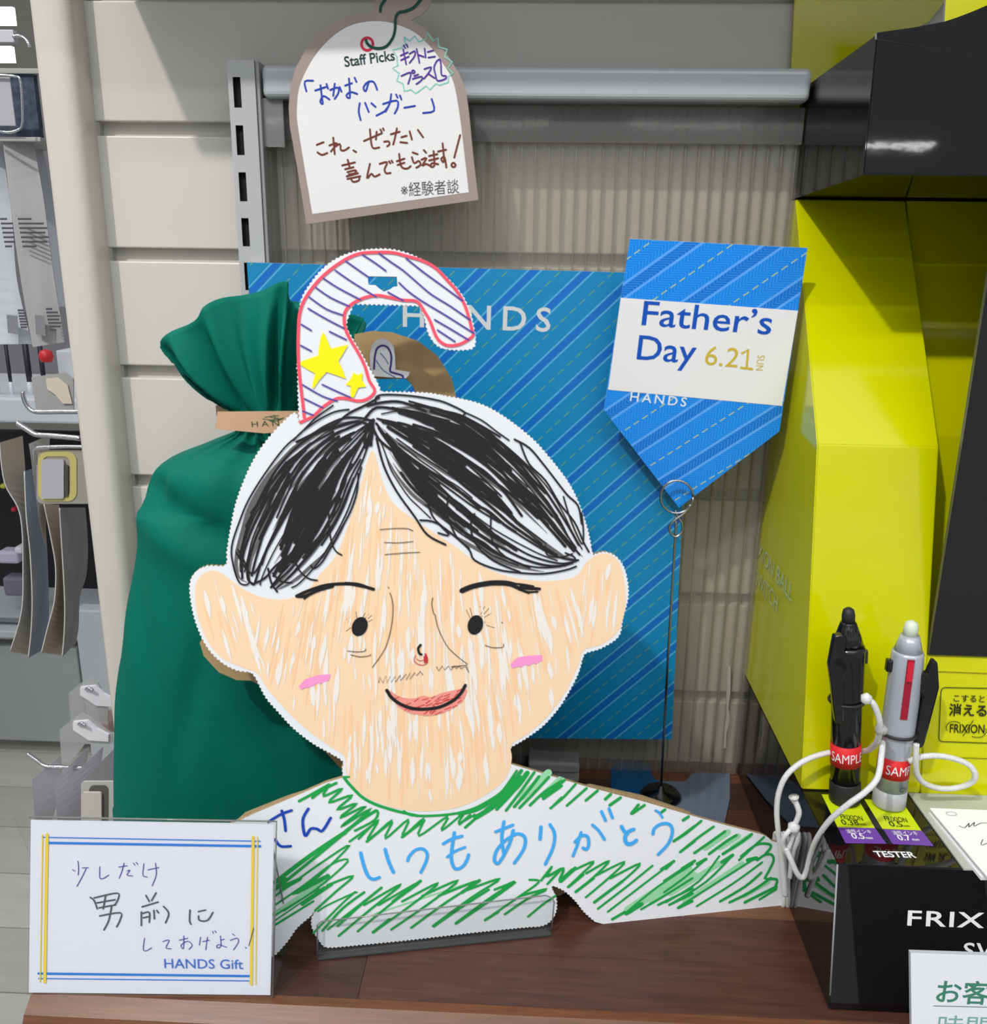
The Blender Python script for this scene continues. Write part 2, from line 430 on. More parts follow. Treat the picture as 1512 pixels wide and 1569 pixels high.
# ------------------------------------------------------------------ wooden table
WOODS = []
def wood(i, c):
    m = mat('walnut_%d' % i, c, 0.36, spec=0.4); nt = m.node_tree; b = nt.nodes['Principled BSDF']
    mp = [n for n in nt.nodes if n.type == 'MAPPING'][0]; mp.inputs['Scale'].default_value = (9, 120, 120); mp.inputs['Location'].default_value = (i*3.3, i*1.7, 0)
    n1 = nt.nodes.new('ShaderNodeTexNoise'); n1.inputs['Scale'].default_value = 2.0; n1.inputs['Detail'].default_value = 8; n1.inputs['Distortion'].default_value = 0.8
    nt.links.new(mp.outputs[0], n1.inputs[0]); r_ = nt.nodes.new('ShaderNodeValToRGB'); e = r_.color_ramp.elements
    cc_ = srgb(c); e[0].position = 0.30; e[0].color = (*[v*0.72 for v in cc_], 1); e[1].position = 0.72; e[1].color = (*[min(1, v*1.25) for v in cc_], 1)
    nt.links.new(n1.outputs[0], r_.inputs[0]); nt.links.new(r_.outputs[0], b.inputs['Base Color'])
    n2 = nt.nodes.new('ShaderNodeTexNoise'); n2.inputs['Scale'].default_value = 3; n2.inputs['Detail'].default_value = 4
    nt.links.new(mp.outputs[0], n2.inputs[0]); bp = nt.nodes.new('ShaderNodeBump'); bp.inputs['Strength'].default_value = 0.05; bp.inputs['Distance'].default_value = 0.001
    nt.links.new(n2.outputs[0], bp.inputs['Height']); nt.links.new(bp.outputs[0], b.inputs['Normal'])
    return m
WOODS = [wood(i, c) for i, c in enumerate([(90, 56, 42), (74, 46, 37), (106, 70, 49), (62, 39, 34), (96, 60, 43)])]
TB = thing('display_table', 'dark brown butcher block table top under the hand-drawn face', 'table', loc=(0, 0.505, 0))
TX0, TX1 = -0.3375, 0.75
rng = random.Random(5)
rows = [0.505, 0.553, 0.601, 0.650, 0.698, 0.745, 0.790, 0.8275]
joints = [[-0.11, 0.40], [-0.23, 0.31], [0.079, 0.45], [-0.16, 0.25], [-0.02, 0.5], [-0.2, 0.3], [0.05, 0.6]]
shade = [[3, 1, 4], [1, 1, 0], [1, 2, 0], [3, 0, 4], [4, 1, 2], [0, 3, 1], [1, 4, 0]]
for r_ in range(len(rows)-1):
    xs = [TX0]+joints[r_]+[TX1]
    for i in range(len(xs)-1):
        child_box('plank', (xs[i]+0.0001, rows[r_]+0.0001, -0.022), (xs[i+1]-0.0001, rows[r_+1]-0.0001, 0.0), WOODS[shade[r_][i]], TB, 0.0003)
# bevelled front board
NW = wood(9, (98, 60, 38))
vs = []
prof = [(0.5048, 0.0), (0.4985, -0.0015), (0.4870, -0.009), (0.4835, -0.014), (0.4830, -0.045), (0.5048, -0.045)]
for x in (TX0, TX1):
    for y, z in prof: vs.append((x, y-0.505, z))
n = len(prof); fs = [(i, (i+1) % n, n+(i+1) % n, n+i) for i in range(n)]+[tuple(range(n))[::-1], tuple(range(n, 2*n))]
mesh('front_edge_board', vs, fs, NW, TB)
child_box('cabinet_body', (TX0+0.02, 0.53, -0.9), (TX1, 0.82, -0.022), WOODS[3], TB, 0.001)

# ------------------------------------------------------------------ far shelving and goods seen past the post
def gbox(name, px, D, depth, m, parent=None, bev=0.0):
    """box whose front face spans pixels (x0,y0)-(x1,y1) at depth D"""
    a = at(px[0], px[1], D); b = at(px[2], px[3], D)
    off = Vector(parent.location) if parent else Vector((0, 0, 0))
    return box(name, Vector((a.x, D, b.z))-off, Vector((b.x, D+depth, a.z))-off, m, parent, bev)
GF = thing('shelving_unit', 'grey store shelving unit beyond the cream post with a dark open bay', 'shelving', loc=(-1.3, 2.3, -0.9))
gm = mat('kick_enamel', (152, 156, 158), 0.45); gm2 = mat('kick_enamel_light', (178, 183, 187), 0.45)
gbox('kick_panel', (-160, 985, 135, 1139), 2.24, 0.05, gm, GF, 0.004)
gbox('kick_panel', (112, 935, 230, 1290), 2.20, 0.05, gm2, GF, 0.004)
gbox('shelf_board', (-160, 962, 240, 985), 2.22, 0.4, gm2, GF, 0.003)
gbox('shelf_lip', (-160, 948, 240, 958), 2.26, 0.02, mat('lip', (120, 122, 124), 0.5), GF)
gbox('back_panel', (-200, 655, 260, 962), 2.55, 0.02, mat('bay_dark', (26, 25, 30), 0.8), GF)
gbox('upper_tray', (-160, 606, 200, 652), 2.1, 0.42, mat('tray_white', (214, 218, 224), 0.4), GF, 0.006)
gbox('tray_back', (-160, 120, 200, 606), 2.52, 0.02, mat('bay_grey', (120, 119, 122), 0.7), GF)
for (px, c_, lb) in (((2, 885, 40, 915), (118, 112, 128), 'grey tray lying at the bottom of the dark bay'), ((-6, 845, 28, 865), (196, 190, 214), 'pale lilac pouch piled in the dark bay'), ((20, 838, 34, 850), (226, 226, 238), 'small white tag above the lilac pouch'), ((14, 778, 23, 786), (190, 40, 66), 'tiny red packet in the dark bay'), ((-3, 742, 8, 750), (200, 196, 60), 'tiny yellow packet at the left edge of the dark bay')):
    o = gbox('packet', px, 2.35, 0.05, mat('pk_%d%d' % (c_[0], c_[2]), c_, 0.4), None, 0.008); tag(o, lb, 'packet')
# dark tubes with white caps on the upper tray
for i, (x0, x1, lb) in enumerate(((-14, 1, 'leftmost black tube cut by the photo edge on the white tray'), (6, 21, 'black tube second from the photo edge on the white tray'), (34, 52, 'black tube right of the grey gap on the white tray'), (57, 73, 'charcoal tube nearest the cream post on the white tray'))):
    D = 2.15; a = at(x0, 530, D); b = at(x1, 600, D); r_ = (b.x-a.x)/2
    t = thing('upright_tube', lb, 'tube', loc=((a.x+b.x)/2, D, b.z), group='tubes on the white tray')
    hgt = a.z-b.z+0.05
    lathe('tube_body', [(r_*0.9, 0.02), (r_, 0.05), (r_*0.95, hgt)], mat('tube_dark', (36, 38, 50), 0.35), t, seg=16)
    lathe('cap', [(r_*1.02, -0.012), (r_*1.02, 0.024)], mat('cap_white', (222, 228, 232), 0.35), t, seg=16)
rd = lathe('red_button', [(0.001, 0), (0.013, 0.003), (0.017, 0.015), (0.013, 0.028), (0.001, 0.032)], mat('red_plastic', (214, 44, 50), 0.4), None, mtx=Matrix.Translation(at(72, 556, 2.1)))
tag(rd, 'small round red knob right of the black tubes', 'knob')
o = gbox('white_carton', (85, 537, 120, 610), 2.15, 0.1, mat('carton_white', (214, 219, 226), 0.5), None, 0.003); tag(o, 'plain white carton against the cream post', 'box')

def strip(name, Lp, Rp, DL, DR, m, parent=None, th=0.0012, sm=4):
    """thin curved card: left and right edges given as pixel paths at depths DL and DR"""
    L = smoothpath([at(x, y, DL) for x, y in Lp], sm); R = smoothpath([at(x, y, DR) for x, y in Rp], sm)
    n = min(len(L), len(R)); vs = []; fs = []
    off = Vector(parent.location) if parent else Vector((0, 0, 0))
    for k in range(2):
        for i in range(n): vs.append(L[i]-off+Vector((0, th*k, 0))); vs.append(R[i]-off+Vector((0, th*k, 0)))
    b = 2*n
    for i in range(n-1):
        fs.append((2*i, 2*i+1, 2*i+3, 2*i+2)); fs.append((b+2*i, b+2*i+2, b+2*i+3, b+2*i+1))
        fs.append((2*i, 2*i+2, b+2*i+2, b+2*i)); fs.append((2*i+1, b+2*i+1, b+2*i+3, 2*i+3))
    fs.append((0, b, b+1, 1)); fs.append((2*n-2, 2*n-1, b+2*n-1, b+2*n-2))
    return mesh(name, vs, fs, m, parent, smooth=False)
def mth(x): return Vector(x)
# white translucent packs
PKM = mat('white_film', (200, 204, 212), 0.35, noise=0.10, nscale=14, stretch=(3, 1, 0.4)); PKM2 = mat('white_film_grey', (176, 176, 178), 0.35, noise=0.14, nscale=14, stretch=(3, 1, 0.4))
TXT = mat('tiny_print', (70, 70, 78), 0.7)
packs = [('white plastic pack at the photo edge hanging from the felt strip', [(-40, 215), (-40, 330), (-38, 430), (-35, 528)], [(2, 216), (18, 330), (26, 430), (49, 527)], 1.30, PKM, [(0, 334, 22, 376), (27, 474, 46, 500)], (10, 482, 27, 510)),
         ('greyish plastic pack right of the white one hanging from the felt strip', [(4, 214), (17, 320), (32, 430), (50, 532)], [(50, 214), (66, 300), (82, 420), (99, 524)], 1.24, PKM2, [(27, 334, 70, 376), (70, 472, 90, 504)], (53, 482, 68, 512)),
         ('narrow white pack squeezed between the grey pack and cream post', [(44, 214), (58, 290), (70, 360), (88, 470)], [(62, 214), (80, 300), (96, 400), (110, 470)], 1.33, PKM, [], None)]
for lb, Lp, Rp, D, m, txt, win in packs:
    t = thing('hanging_pack', lb, 'package', loc=at(Lp[0][0], Lp[0][1], D), group='film packs on the hooks')
    strip('bag', Lp, Rp, D, D+0.02, m, t, sm=6)
    for (x0, y0, x1, y1) in txt:
        nl = 7; vs = []; fs = []
        for i in range(nl):
            yy = y0+(y1-y0)*i/(nl-1); xe = x1-(x1-x0)*(0.5 if i in (0, nl-1) else (0.1 if i % 2 else 0.0)); sl = 0.18*(yy-y0)
            q = [at(x0+sl, yy, D-0.004), at(xe+sl, yy, D-0.004), at(xe+sl, yy+3.0, D-0.004), at(x0+sl, yy+3.0, D-0.004)]
            b = len(vs); vs += [p-Vector(t.location) for p in q]; fs.append((b, b+1, b+2, b+3))
        mesh('small_print', vs, fs, TXT, t)
    if win:
        x0, y0, x1, y1 = win; q = [at(x0, y0, D-0.003), at(x1, y0+2, D-0.003), at(x1+2, y1+3, D-0.003), at(x0+2, y1, D-0.003)]
        mesh('window_patch', [p-Vector(t.location) for p in q], [(0, 1, 2, 3)], mat('window_grey', (128, 130, 134), 0.3), t)
# felt header strip with price holder
t = thing('header_strip', 'dark blue felt strip with grey rims left of the cream post', 'strip', loc=at(0, 165, 1.28))
off = Vector(t.location)
def ob(name, px, D, depth, m, bev=0.0):
    a = at(px[0], px[1], D)-off; b = at(px[2], px[3], D)-off
    return box(name, (a.x, D-off.y, b.z), (b.x, D-off.y+depth, a.z), m, t, bev)
ob('felt', (-60, 113, 62, 212), 1.28, 0.01, mat('felt_blue', (62, 70, 88), 0.9, noise=0.5, nscale=90, stretch=(1, 1, 1)))
ob('rim', (-60, 104, 62, 113), 1.275, 0.02, mat('rim_grey', (168, 168, 164), 0.4), 0.001)
ob('rim', (-60, 209, 62, 217), 1.235, 0.12, mat('rim_grey', (168, 168, 164), 0.4), 0.001)
t = thing('price_holder', 'chrome wire price holder with blank grey card in front of the felt strip', 'holder', loc=at(0, 160, 1.22)); off = Vector(t.location)
ob('blank_card', (-40, 118, 24, 193), 1.22, 0.002, mat('blank_card', (172, 172, 178), 0.4), 0.0008)
tube('wire_frame', [at(x, y, 1.215)-off for x, y in ((-20, 115), (22, 117), (31, 124), (34, 160), (34, 190), (28, 199), (10, 203), (-20, 196))], 0.0016, CHROME, t)
t = thing('clear_price_clip', 'clear plastic clip on a curved chrome hook at the top left corner', 'clip', loc=at(10, 60, 1.25)); off = Vector(t.location)
ob('clip_plate', (-30, 45, 22, 65), 1.25, 0.01, mat('clip_lilac', (196, 196, 204), 0.3), 0.001)
tube('hook', [at(x, y, 1.25)-off for x, y in ((20, 56), (33, 56), (42, 64), (46, 74))], 0.0022, CHROME, t)
lp = gbox('glowing_panel', (-60, 10, 22, 38), 6.0, 0.03, None or mat('lamp_glow', (255, 255, 240), 0.5), None); tag(lp, 'glowing ceiling lamp panel in the top left corner', 'light')
nt = MATS['lamp_glow'].node_tree.nodes['Principled BSDF']; nt.inputs['Emission Color'].default_value = (1, 1, 0.9, 1); nt.inputs['Emission Strength'].default_value = 1.5
lp = gbox('glowing_panel', (-60, 70, 20, 95), 5.0, 0.03, mat('lamp_glow', (255, 255, 240)), None); tag(lp, 'glowing lamp panel just below the topmost one at the left photo edge', 'light')  # added glowing panel stands in for a reflection in clear plastic

# chrome hooks and card packs
t = tube('shelf_hook', [at(x, y, 1.16) for x, y in ((35, 600), (37, 612), (44, 625), (56, 631), (90, 631), (125, 631))], 0.0030, CHROME, None); tag(t, 'upper chrome hook with an upturned end by the cream post', 'hook')
t = tube('shelf_hook', [at(x, y, 1.10) for x, y in ((26, 648), (40, 657), (56, 666), (80, 668), (125, 672))], 0.0036, CHROME, None); tag(t, 'thick chrome hook with a slanted end above the card packs', 'hook')
t = thing('clear_pack', 'clear square pack with cream label on the upper chrome hook', 'package', loc=at(75, 600, 1.2)); off = Vector(t.location)
pl = yplane(1.2)
def pu(pts, p_): return [p_.uv(*q) for q in pts]
slb = slab('card_back', pu([(48, 578), (100, 571), (112, 580), (113, 628), (55, 628)], pl), 0.002, [mat('pack_grey', (158, 158, 158), 0.4)]*3, None, frame=pl)
slb.parent = t; slb.matrix_parent_inverse = Matrix.Translation(-off)
slb2 = slab('cream_label', pu([(72, 580), (90, 578), (105, 590), (112, 618), (98, 618), (86, 604), (74, 596)], pl), 0.002, [mat('pack_cream', (206, 196, 180), 0.5)]*3, None, w=0.003, frame=pl)
slb2.parent = t; slb2.matrix_parent_inverse = Matrix.Translation(-off)
TAN = mat('card_tan', (196, 182, 162), 0.7); BLU = mat('card_slate', (136, 150, 172), 0.6, noise=0.12, nscale=25); GRY = mat('card_grey', (146, 144, 144), 0.6, noise=0.1, nscale=25)
LGY = mat('card_pale', (190, 188, 184), 0.6)
cards = [('tan curved card pack leftmost under the slanted hook', [(0, 678), (8, 740), (32, 790), (36, 880), (33, 940), (16, 998)], [(34, 668), (40, 740), (47, 800), (50, 880), (50, 940), (46, 1004)], 1.14, 1.20, TAN, (62, 1.0)),
         ('slate blue card pack with curved face under the slanted hook', [(38, 722), (41, 790), (47, 850), (50, 920), (48, 970), (44, 1008)], [(62, 714), (68, 790), (72, 850), (74, 910), (74, 950), (68, 994)], 1.12, 1.22, BLU, None),
         ('brown curved card pack third from the left photo edge', [(68, 772), (78, 820), (86, 870), (84, 920), (74, 960), (64, 1000)], [(90, 774), (94, 820), (97, 870), (99, 920), (99, 960), (96, 1004)], 1.10, 1.18, TAN, None),
         ('dark grey card pack nearest the cream post', [(92, 778), (95, 830), (98, 880), (100, 930), (99, 970), (96, 1006)], [(130, 778), (134, 830), (132, 880), (122, 915), (120, 960), (116, 985)], 1.08, 1.20, GRY, None)]
for lb, Lp, Rp, a, b, m, _ in cards:
    t = thing('card_pack', lb, 'package', loc=at(Lp[0][0], Lp[0][1], a), group='card packs under the slanted hook')
    strip('card_sleeve', Lp, Rp, a, b, m, t, sm=5)
    L = smoothpath([at(x, y, a)-Vector((0, .001, 0))-Vector(t.location) for x, y in Lp], 5)
    tube('card_edge', [tuple(p) for p in L], 0.0009, LGY, t, seg=5, n=1)
t = thing('hanger_card', 'pale rounded hanger card left of the yellow price plate', 'card', loc=at(50, 680, 1.09)); off = Vector(t.location)
strip('card_top', [(44, 680), (47, 700), (52, 740), (62, 810)], [(76, 666), (74, 700), (70, 740), (70, 838)], 1.09, 1.12, LGY, t)
t = thing('price_plate', 'yellow-rimmed rounded price plate holding a grey card beside the post', 'plate', yplane(1.04)); pl = yplane(1.04)
def rrect(x0, y0, x1, y1, r, n=5):
    out = []
    for cx_, cy2, a0 in ((x1-r, y1-r, 0), (x0+r, y1-r, 90), (x0+r, y0+r, 180), (x1-r, y0+r, 270)):
        for k in range(n+1):
            a = math.radians(a0+90*k/n); out.append((cx_+r*math.cos(a), cy2+r*math.sin(a)))
    return out
slab('plate', pu(rrect(56, 690, 150, 772, 10), pl), 0.002, [mat('plate_grey', (150, 147, 138), 0.4)]*3, t)
slab('yellow_rim', pu(rrect(59, 692, 118, 768, 14), pl), 0.001, [mat('rim_yellow', (188, 178, 110), 0.4)]*3, t, w=0.0012, holes=[pu(rrect(65, 699, 108, 762, 10), pl)])
slab('grey_card', pu(rrect(66, 703, 100, 763, 4), pl), 0.003, [mat('blank_card', (172, 172, 178))]*3, t, w=0.004)
slab('shadow_block', pu(rrect(98, 712, 106, 760, 2), pl), 0.002, [mat('card_shade', (70, 70, 62), 0.9)]*3, t, w=0.003)  # dark strip painting the grey card's shade on the plate
tube('wire_frame', [(*pl.uv(x, y), 0.002) for x, y in ((54, 706), (54, 692), (60, 686), (100, 684), (150, 685))], 0.0022, CHROME, t)
# lower pegs and grey cards
t = tube('shelf_hook', [at(x, y, 1.02) for x, y in ((42, 1155), (56, 1165), (71, 1174), (100, 1176), (200, 1180))], 0.0028, CHROME, None); tag(t, 'lower chrome hook poking out above the small grey cards', 'hook')
for i, (lb, Lp, Rp) in enumerate((('leftmost small grey card on the lower hook', [(49, 1194), (51, 1225), (54, 1262)], [(92, 1158), (94, 1200), (78, 1262)]),
                    ('second small grey card on the lower hook', [(83, 1196), (85, 1225), (88, 1262)], [(136, 1144), (128, 1190), (108, 1262)]),
                    ('third small grey card on the lower hook', [(103, 1196), (105, 1225), (109, 1262)], [(158, 1144), (150, 1190), (124, 1262)]),
                    ('rightmost small grey card beside the cream post', [(124, 1198), (126, 1225), (128, 1262)], [(176, 1146), (176, 1190), (176, 1262)]))):
    o = strip('small_card', Lp, Rp, 1.0-0.015*i, 1.06-0.015*i, mat('card_lilac', (206, 205, 212), 0.55), None); tag(o, lb, 'card', 'small cards on the lower hook')
t = thing('blank_tag_holder', 'grey block tag holder low beside the cream post', 'holder', yplane(0.93)); pl = yplane(0.93)
slab('holder_plate', pu(rrect(124, 1198, 190, 1262, 5), pl), 0.003, [mat('holder_plate', (176, 174, 170), 0.5)]*3, t)
slab('dark_recess', pu(rrect(137, 1203, 166, 1262, 7), pl), 0.002, [mat('recess_dark', (84, 82, 80), 0.8)]*3, t, w=0.001)
slab('blank_tag', pu(rrect(128, 1211, 158, 1262, 4), pl), 0.003, [mat('tag_grey', (190, 186, 180), 0.5)]*3, t, w=0.005)
CLH = glassy('clear_hanger', (232, 234, 236), 0.85, 0.08, 0.30)
for i, (lb, pts, D) in enumerate((('upper clear plastic hanger tab near the cream post', [(105, 1062), (135, 1038), (150, 1046), (165, 1080), (165, 1110), (108, 1110)], 1.04),
                        ('lower clear plastic hanger tab above the small grey cards', [(91, 1118), (124, 1092), (140, 1100), (172, 1125), (172, 1140), (130, 1140), (108, 1168), (94, 1168)], 1.00))):
    pl = yplane(D); t = thing('clear_hanger', lb, 'hanger', pl)
    slab('hanger_tab', pu(pts, pl), 0.002, [CLH]*3, t)
    x, y = (143, 1055) if i == 0 else (132, 1108)
    slab('white_clip', pu([(x-18, y-4), (x+4, y-6), (x+18, y+6), (x+36, y+16), (x+36, y+26), (x+6, y+24), (x-18, y+8)], pl), 0.004, [mat('clip_white', (216, 216, 222), 0.3)]*3, t, w=0.004)
    tube('metal_eyelet', [(*pl.uv(x-8, y-2), 0.006), (*pl.uv(x-2, y-6), 0.010), (*pl.uv(x+6, y-4), 0.012)], 0.002, CHROME, t)
o = gbox('mauve_card', (150, 1088, 190, 1122), 1.1, 0.003, mat('mauve', (150, 128, 126), 0.6), None); tag(o, 'mauve card behind the clear hanger tabs', 'card')
# ------------------------------------------------------------------ striped printed boards
def stripe_mat(name, base, dark, pale, dash, ang, period, off, rough, herring, bump=0.0, lighten=0.0):
    m = bpy.data.materials.new(name); m.use_nodes = True; nt = m.node_tree; b = nt.nodes['Principled BSDF']
    N = nt.nodes.new; Lk = nt.links.new
    tc = N('ShaderNodeTexCoord'); sp_ = N('ShaderNodeSeparateXYZ'); Lk(tc.outputs['Object'], sp_.inputs[0])
    def mth(op, a, b_=None, c_=None):
        n = N('ShaderNodeMath'); n.operation = op
        for i, v in enumerate((a, b_, c_)):
            if v is None: continue
            if isinstance(v, (int, float)): n.inputs[i].default_value = v
            else: Lk(v, n.inputs[i])
        return n.outputs[0]
    ca, sa = math.cos(ang), math.sin(ang)
    across = mth('ADD', mth('MULTIPLY', sp_.outputs[0], -sa), mth('MULTIPLY', sp_.outputs[1], ca))
    along = mth('ADD', mth('MULTIPLY', sp_.outputs[0], ca), mth('MULTIPLY', sp_.outputs[1], sa))
    t = mth('FRACT', mth('ADD', mth('DIVIDE', across, period), off))
    def band(c, w, soft=0.004):
        d = mth('ABSOLUTE', mth('SUBTRACT', t, c)); return mth('LESS_THAN', d, w)
    def mix(f, A, B):
        n = N('ShaderNodeMix'); n.data_type = 'RGBA'
        Lk(f, n.inputs[0])
        for i, v in ((6, A), (7, B)):
            if isinstance(v, tuple): n.inputs[i].default_value = (*srgb(v), 1)
            else: Lk(v, n.inputs[i])
        return n.outputs[2]
    dk = band(0.5, dark[1]); col = mix(dk, base, dark[0])
    if herring:
        hp, hs = herring
        tri = mth('PINGPONG', across, 0.0068)
        l_ = mth('FRACT', mth('DIVIDE', mth('ADD', mth('ADD', along, mth('MULTIPLY', across, 0.25)), mth('MULTIPLY', tri, 1.1)), hp))
        ln = mth('LESS_THAN', l_, 0.22); col = mix(mth('MULTIPLY', ln, hs), col, (84, 178, 255))
    p1 = band(0.5-pale[1], pale[2]); p2 = band(0.5+pale[1], pale[2])
    col = mix(mth('MAXIMUM', p1, p2), col, pale[0])
    df = mth('LESS_THAN', mth('FRACT', mth('DIVIDE', along, dash[1])), 0.62)
    d1 = mth('MAXIMUM', mth('LESS_THAN', t, dash[2]), mth('GREATER_THAN', t, 1-dash[2]))
    col = mix(mth('MULTIPLY', d1, df), col, dash[0])
    Lk(col, b.inputs['Base Color']); b.inputs['Roughness'].default_value = rough; b.inputs['Specular IOR Level'].default_value = 0.5
    if bump:
        n = N('ShaderNodeTexNoise'); n.inputs['Scale'].default_value = 260; n.inputs['Detail'].default_value = 4; Lk(tc.outputs['Object'], n.inputs[0])
        bp = N('ShaderNodeBump'); bp.inputs['Strength'].default_value = bump; bp.inputs['Distance'].default_value = 0.001
        Lk(n.outputs[0], bp.inputs['Height']); Lk(bp.outputs[0], b.inputs['Normal'])
    return m
def capfit(body, pl, p0, p1, cap, **k):
    """height multiplier so that capitals come out `cap` pixels tall"""
    a = pl.uv(*p0); b = pl.uv(p0[0], p0[1]-cap); return math.hypot(b[0]-a[0], b[1]-a[1])/0.729

# big blue board
BB = Plane(at(378, 402, 0.7795), (1, 0.0, 0), (0, 0, 1))
def phase(pl, x, y, ang, period):
    u, v = pl.uv(x, y); return (0.5-(-u*math.sin(ang)+v*math.cos(ang))/period) % 1.0
AB = math.radians(44.5); PB = 0.0306
BLUEB = stripe_mat('blue_board_print', (0, 132, 188), ((4, 106, 196), 0.082), ((88, 172, 220), 0.125, 0.020), ((110, 160, 110), 0.0105, 0.012), AB, PB, phase(BB, 738, 414, AB, PB), 0.42, None)
bb = thing('blue_backing_board', 'large blue diagonal-striped board standing behind the hand-drawn face', 'board', BB)
slab('board', [BB.uv(378, 402), BB.uv(1062, 420), BB.uv(1029, 1133), BB.uv(430, 1128)], 0.004, [BLUEB, mat('foam_edge', (206, 208, 206), 0.7), mat('foam_back', (210, 212, 212), 0.7)], bb)
lettering('printed_lettering', 'HANDS', BB, (617, 500), (843, 508), ink((206, 212, 214)), bb, spacing=1.42, height=capfit('', BB, (617, 500), (843, 508), 38), bold=0.012)
# acrylic feet under it
for i, (x0, x1, lb) in enumerate(((-0.19, -0.12, 'clear acrylic block behind the green bag, under the blue board'), (0.006, 0.056, 'clear acrylic block under the blue board right of the face'))):
    t = thing('acrylic_block_stand', lb, 'stand', loc=((x0+x1)/2, 0.79, 0)); w_ = (x1-x0)/2
    box('base_block', (-w_, -0.008, 0.0005), (w_, 0.022, 0.010), glassy('acrylic_block', (220, 224, 228), 0.9, 0.03, 0.35), t, 0.001)
    box('top_block', (-w_, -0.010, 0.0105), (w_, 0.018, 0.0205), glassy('acrylic_block2', (190, 200, 214), 0.8, 0.03, 0.30), t, 0.002)
    box('back_plate', (-w_, 0.018, 0.0205), (w_, 0.021, 0.085), ACRYL, t, 0.0008)
    box('front_lip', (-w_*0.95, -0.006, 0.0205), (w_*0.95, -0.0045, 0.060), ACRYL, t, 0.0006)

# ------------------------------------------------------------------ staff pick card
SPp = Plane(at(590, 200, 0.765), (1, -0.02, 0), (0, 0.03, 1))
def cuv(pl, x0, y0, s, pts): return [pl.uv(x0+p[0]/s, y0+p[1]/s) for p in pts]
S1 = (420, 0, 4.359)
sp_c = thing('arched_tag_sign', 'white arched tag sign with brown border and blue and brown handwriting, hanging by the crossbar', 'sign', SPp)
outer = [(215, 1497), (150, 1100), (105, 850), (97, 720), (105, 600), (140, 460), (210, 330), (300, 220), (400, 150), (500, 105), (600, 82), (658, 80), (665, 40), (685, -10), (720, -80), (800, -140), (900, -150), (1000, -90), (1050, 0), (1030, 50), (980, 100), (915, 135), (1000, 185), (1100, 290), (1180, 400), (1240, 500), (1280, 600), (1300, 740), (1330, 1050), (1364, 1335)]
slab('board', cuv(SPp, *S1, outer), 0.0016, [mat('taupe_print', (156, 140, 134), 0.5), mat('taupe_edge', (190, 184, 178), 0.7), mat('taupe_back', (200, 196, 190), 0.7)], sp_c)
inner = [(255, 1430), (205, 1130), (160, 850), (152, 740), (165, 600), (210, 480), (290, 350), (390, 245), (500, 175), (620, 145), (740, 145), (850, 175), (950, 225), (1050, 320), (1130, 430), (1190, 530), (1220, 650), (1250, 850), (1300, 1285)]
ii = smoothpath([(p[0], p[1], 0) for p in inner[1:-1]], 4); ii = [inner[0]]+[(p[0], p[1]) for p in ii]+[inner[-1]]
flat('white_field', [cuv(SPp, *S1, ii)], mat('paper_white', (228, 228, 229), 0.5), sp_c)
strokes('printed_cord', SPp, cc(*S1, [[(710, 75), (715, 40), (740, 0), (765, -40)], [(1000, -30), (940, 45), (880, 75), (835, 85), (812, 120), (808, 200), (790, 260), (750, 310), (700, 325), (650, 315), (622, 290), (615, 270)]]), ink((18, 74, 62)), sp_c, LAY*3, 4.2)
strokes('printed_ring', SPp, cc(*S1, [[(622+38*math.cos(a*math.pi/10), 295+42*math.sin(a*math.pi/10)) for a in range(21)]]), ink((206, 44, 76)), sp_c, LAY*2, 4.0)
lettering('printed_lettering', 'Staff Picks', SPp, (420+473/4.359, 447/4.359), (420+808/4.359, 402/4.359), ink((30, 62, 64)), sp_c, LAY*2, bold=0.018, hfac=1.05)
strokes('burst_outline', SPp, cc(*S1, [[(870, 250), (905, 275), (940, 240), (965, 280), (1015, 262), (1020, 215), (1060, 275), (1095, 255), (1100, 315), (1155, 330), (1140, 380), (1190, 415), (1160, 455), (1195, 490), (1165, 510), (1162, 550), (1105, 570), (1080, 560), (1040, 600), (1015, 575), (945, 625), (915, 600), (870, 610), (860, 560), (820, 540), (835, 490), (790, 455), (825, 440), (820, 380), (792, 335), (850, 320), (878, 295), (870, 250)]]), ink((134, 206, 192)), sp_c, LAY*2, 2.2, sm=1)
strokes('purple_writing', SPp, cc(*S1, [[(845, 372), (893, 350)], [(848, 402), (900, 378)], [(862, 330), (872, 380), (882, 430)], [(866, 305), (876, 322)], [(884, 298), (892, 315)], [(905, 360), (940, 342), (938, 375), (905, 420)], [(952, 328), (962, 375), (970, 420)], [(966, 368), (1000, 380)], [(1005, 325), (1012, 385)], [(1025, 348), (1062, 338)], [(1030, 385), (1075, 378)],
    [(850, 508), (905, 485), (912, 505), (895, 560)], [(930+10*math.cos(a), 480+10*math.sin(a)) for a in (0, 1, 2, 3, 4, 5, 6.3)], [(935, 508), (962, 498)], [(925, 528), (985, 512), (985, 535), (950, 562)], [(1003, 462), (1050, 450), (1030, 490), (1000, 526)], [(1028, 492), (1072, 522)],
    [(1085, 410), (1105, 397), (1114, 430), (1118, 500), (1148, 508), (1142, 528), (1092, 540), (1078, 500), (1068, 450), (1085, 410)]]), ink((78, 48, 150)), sp_c, LAY*3, 2.3, sm=3)
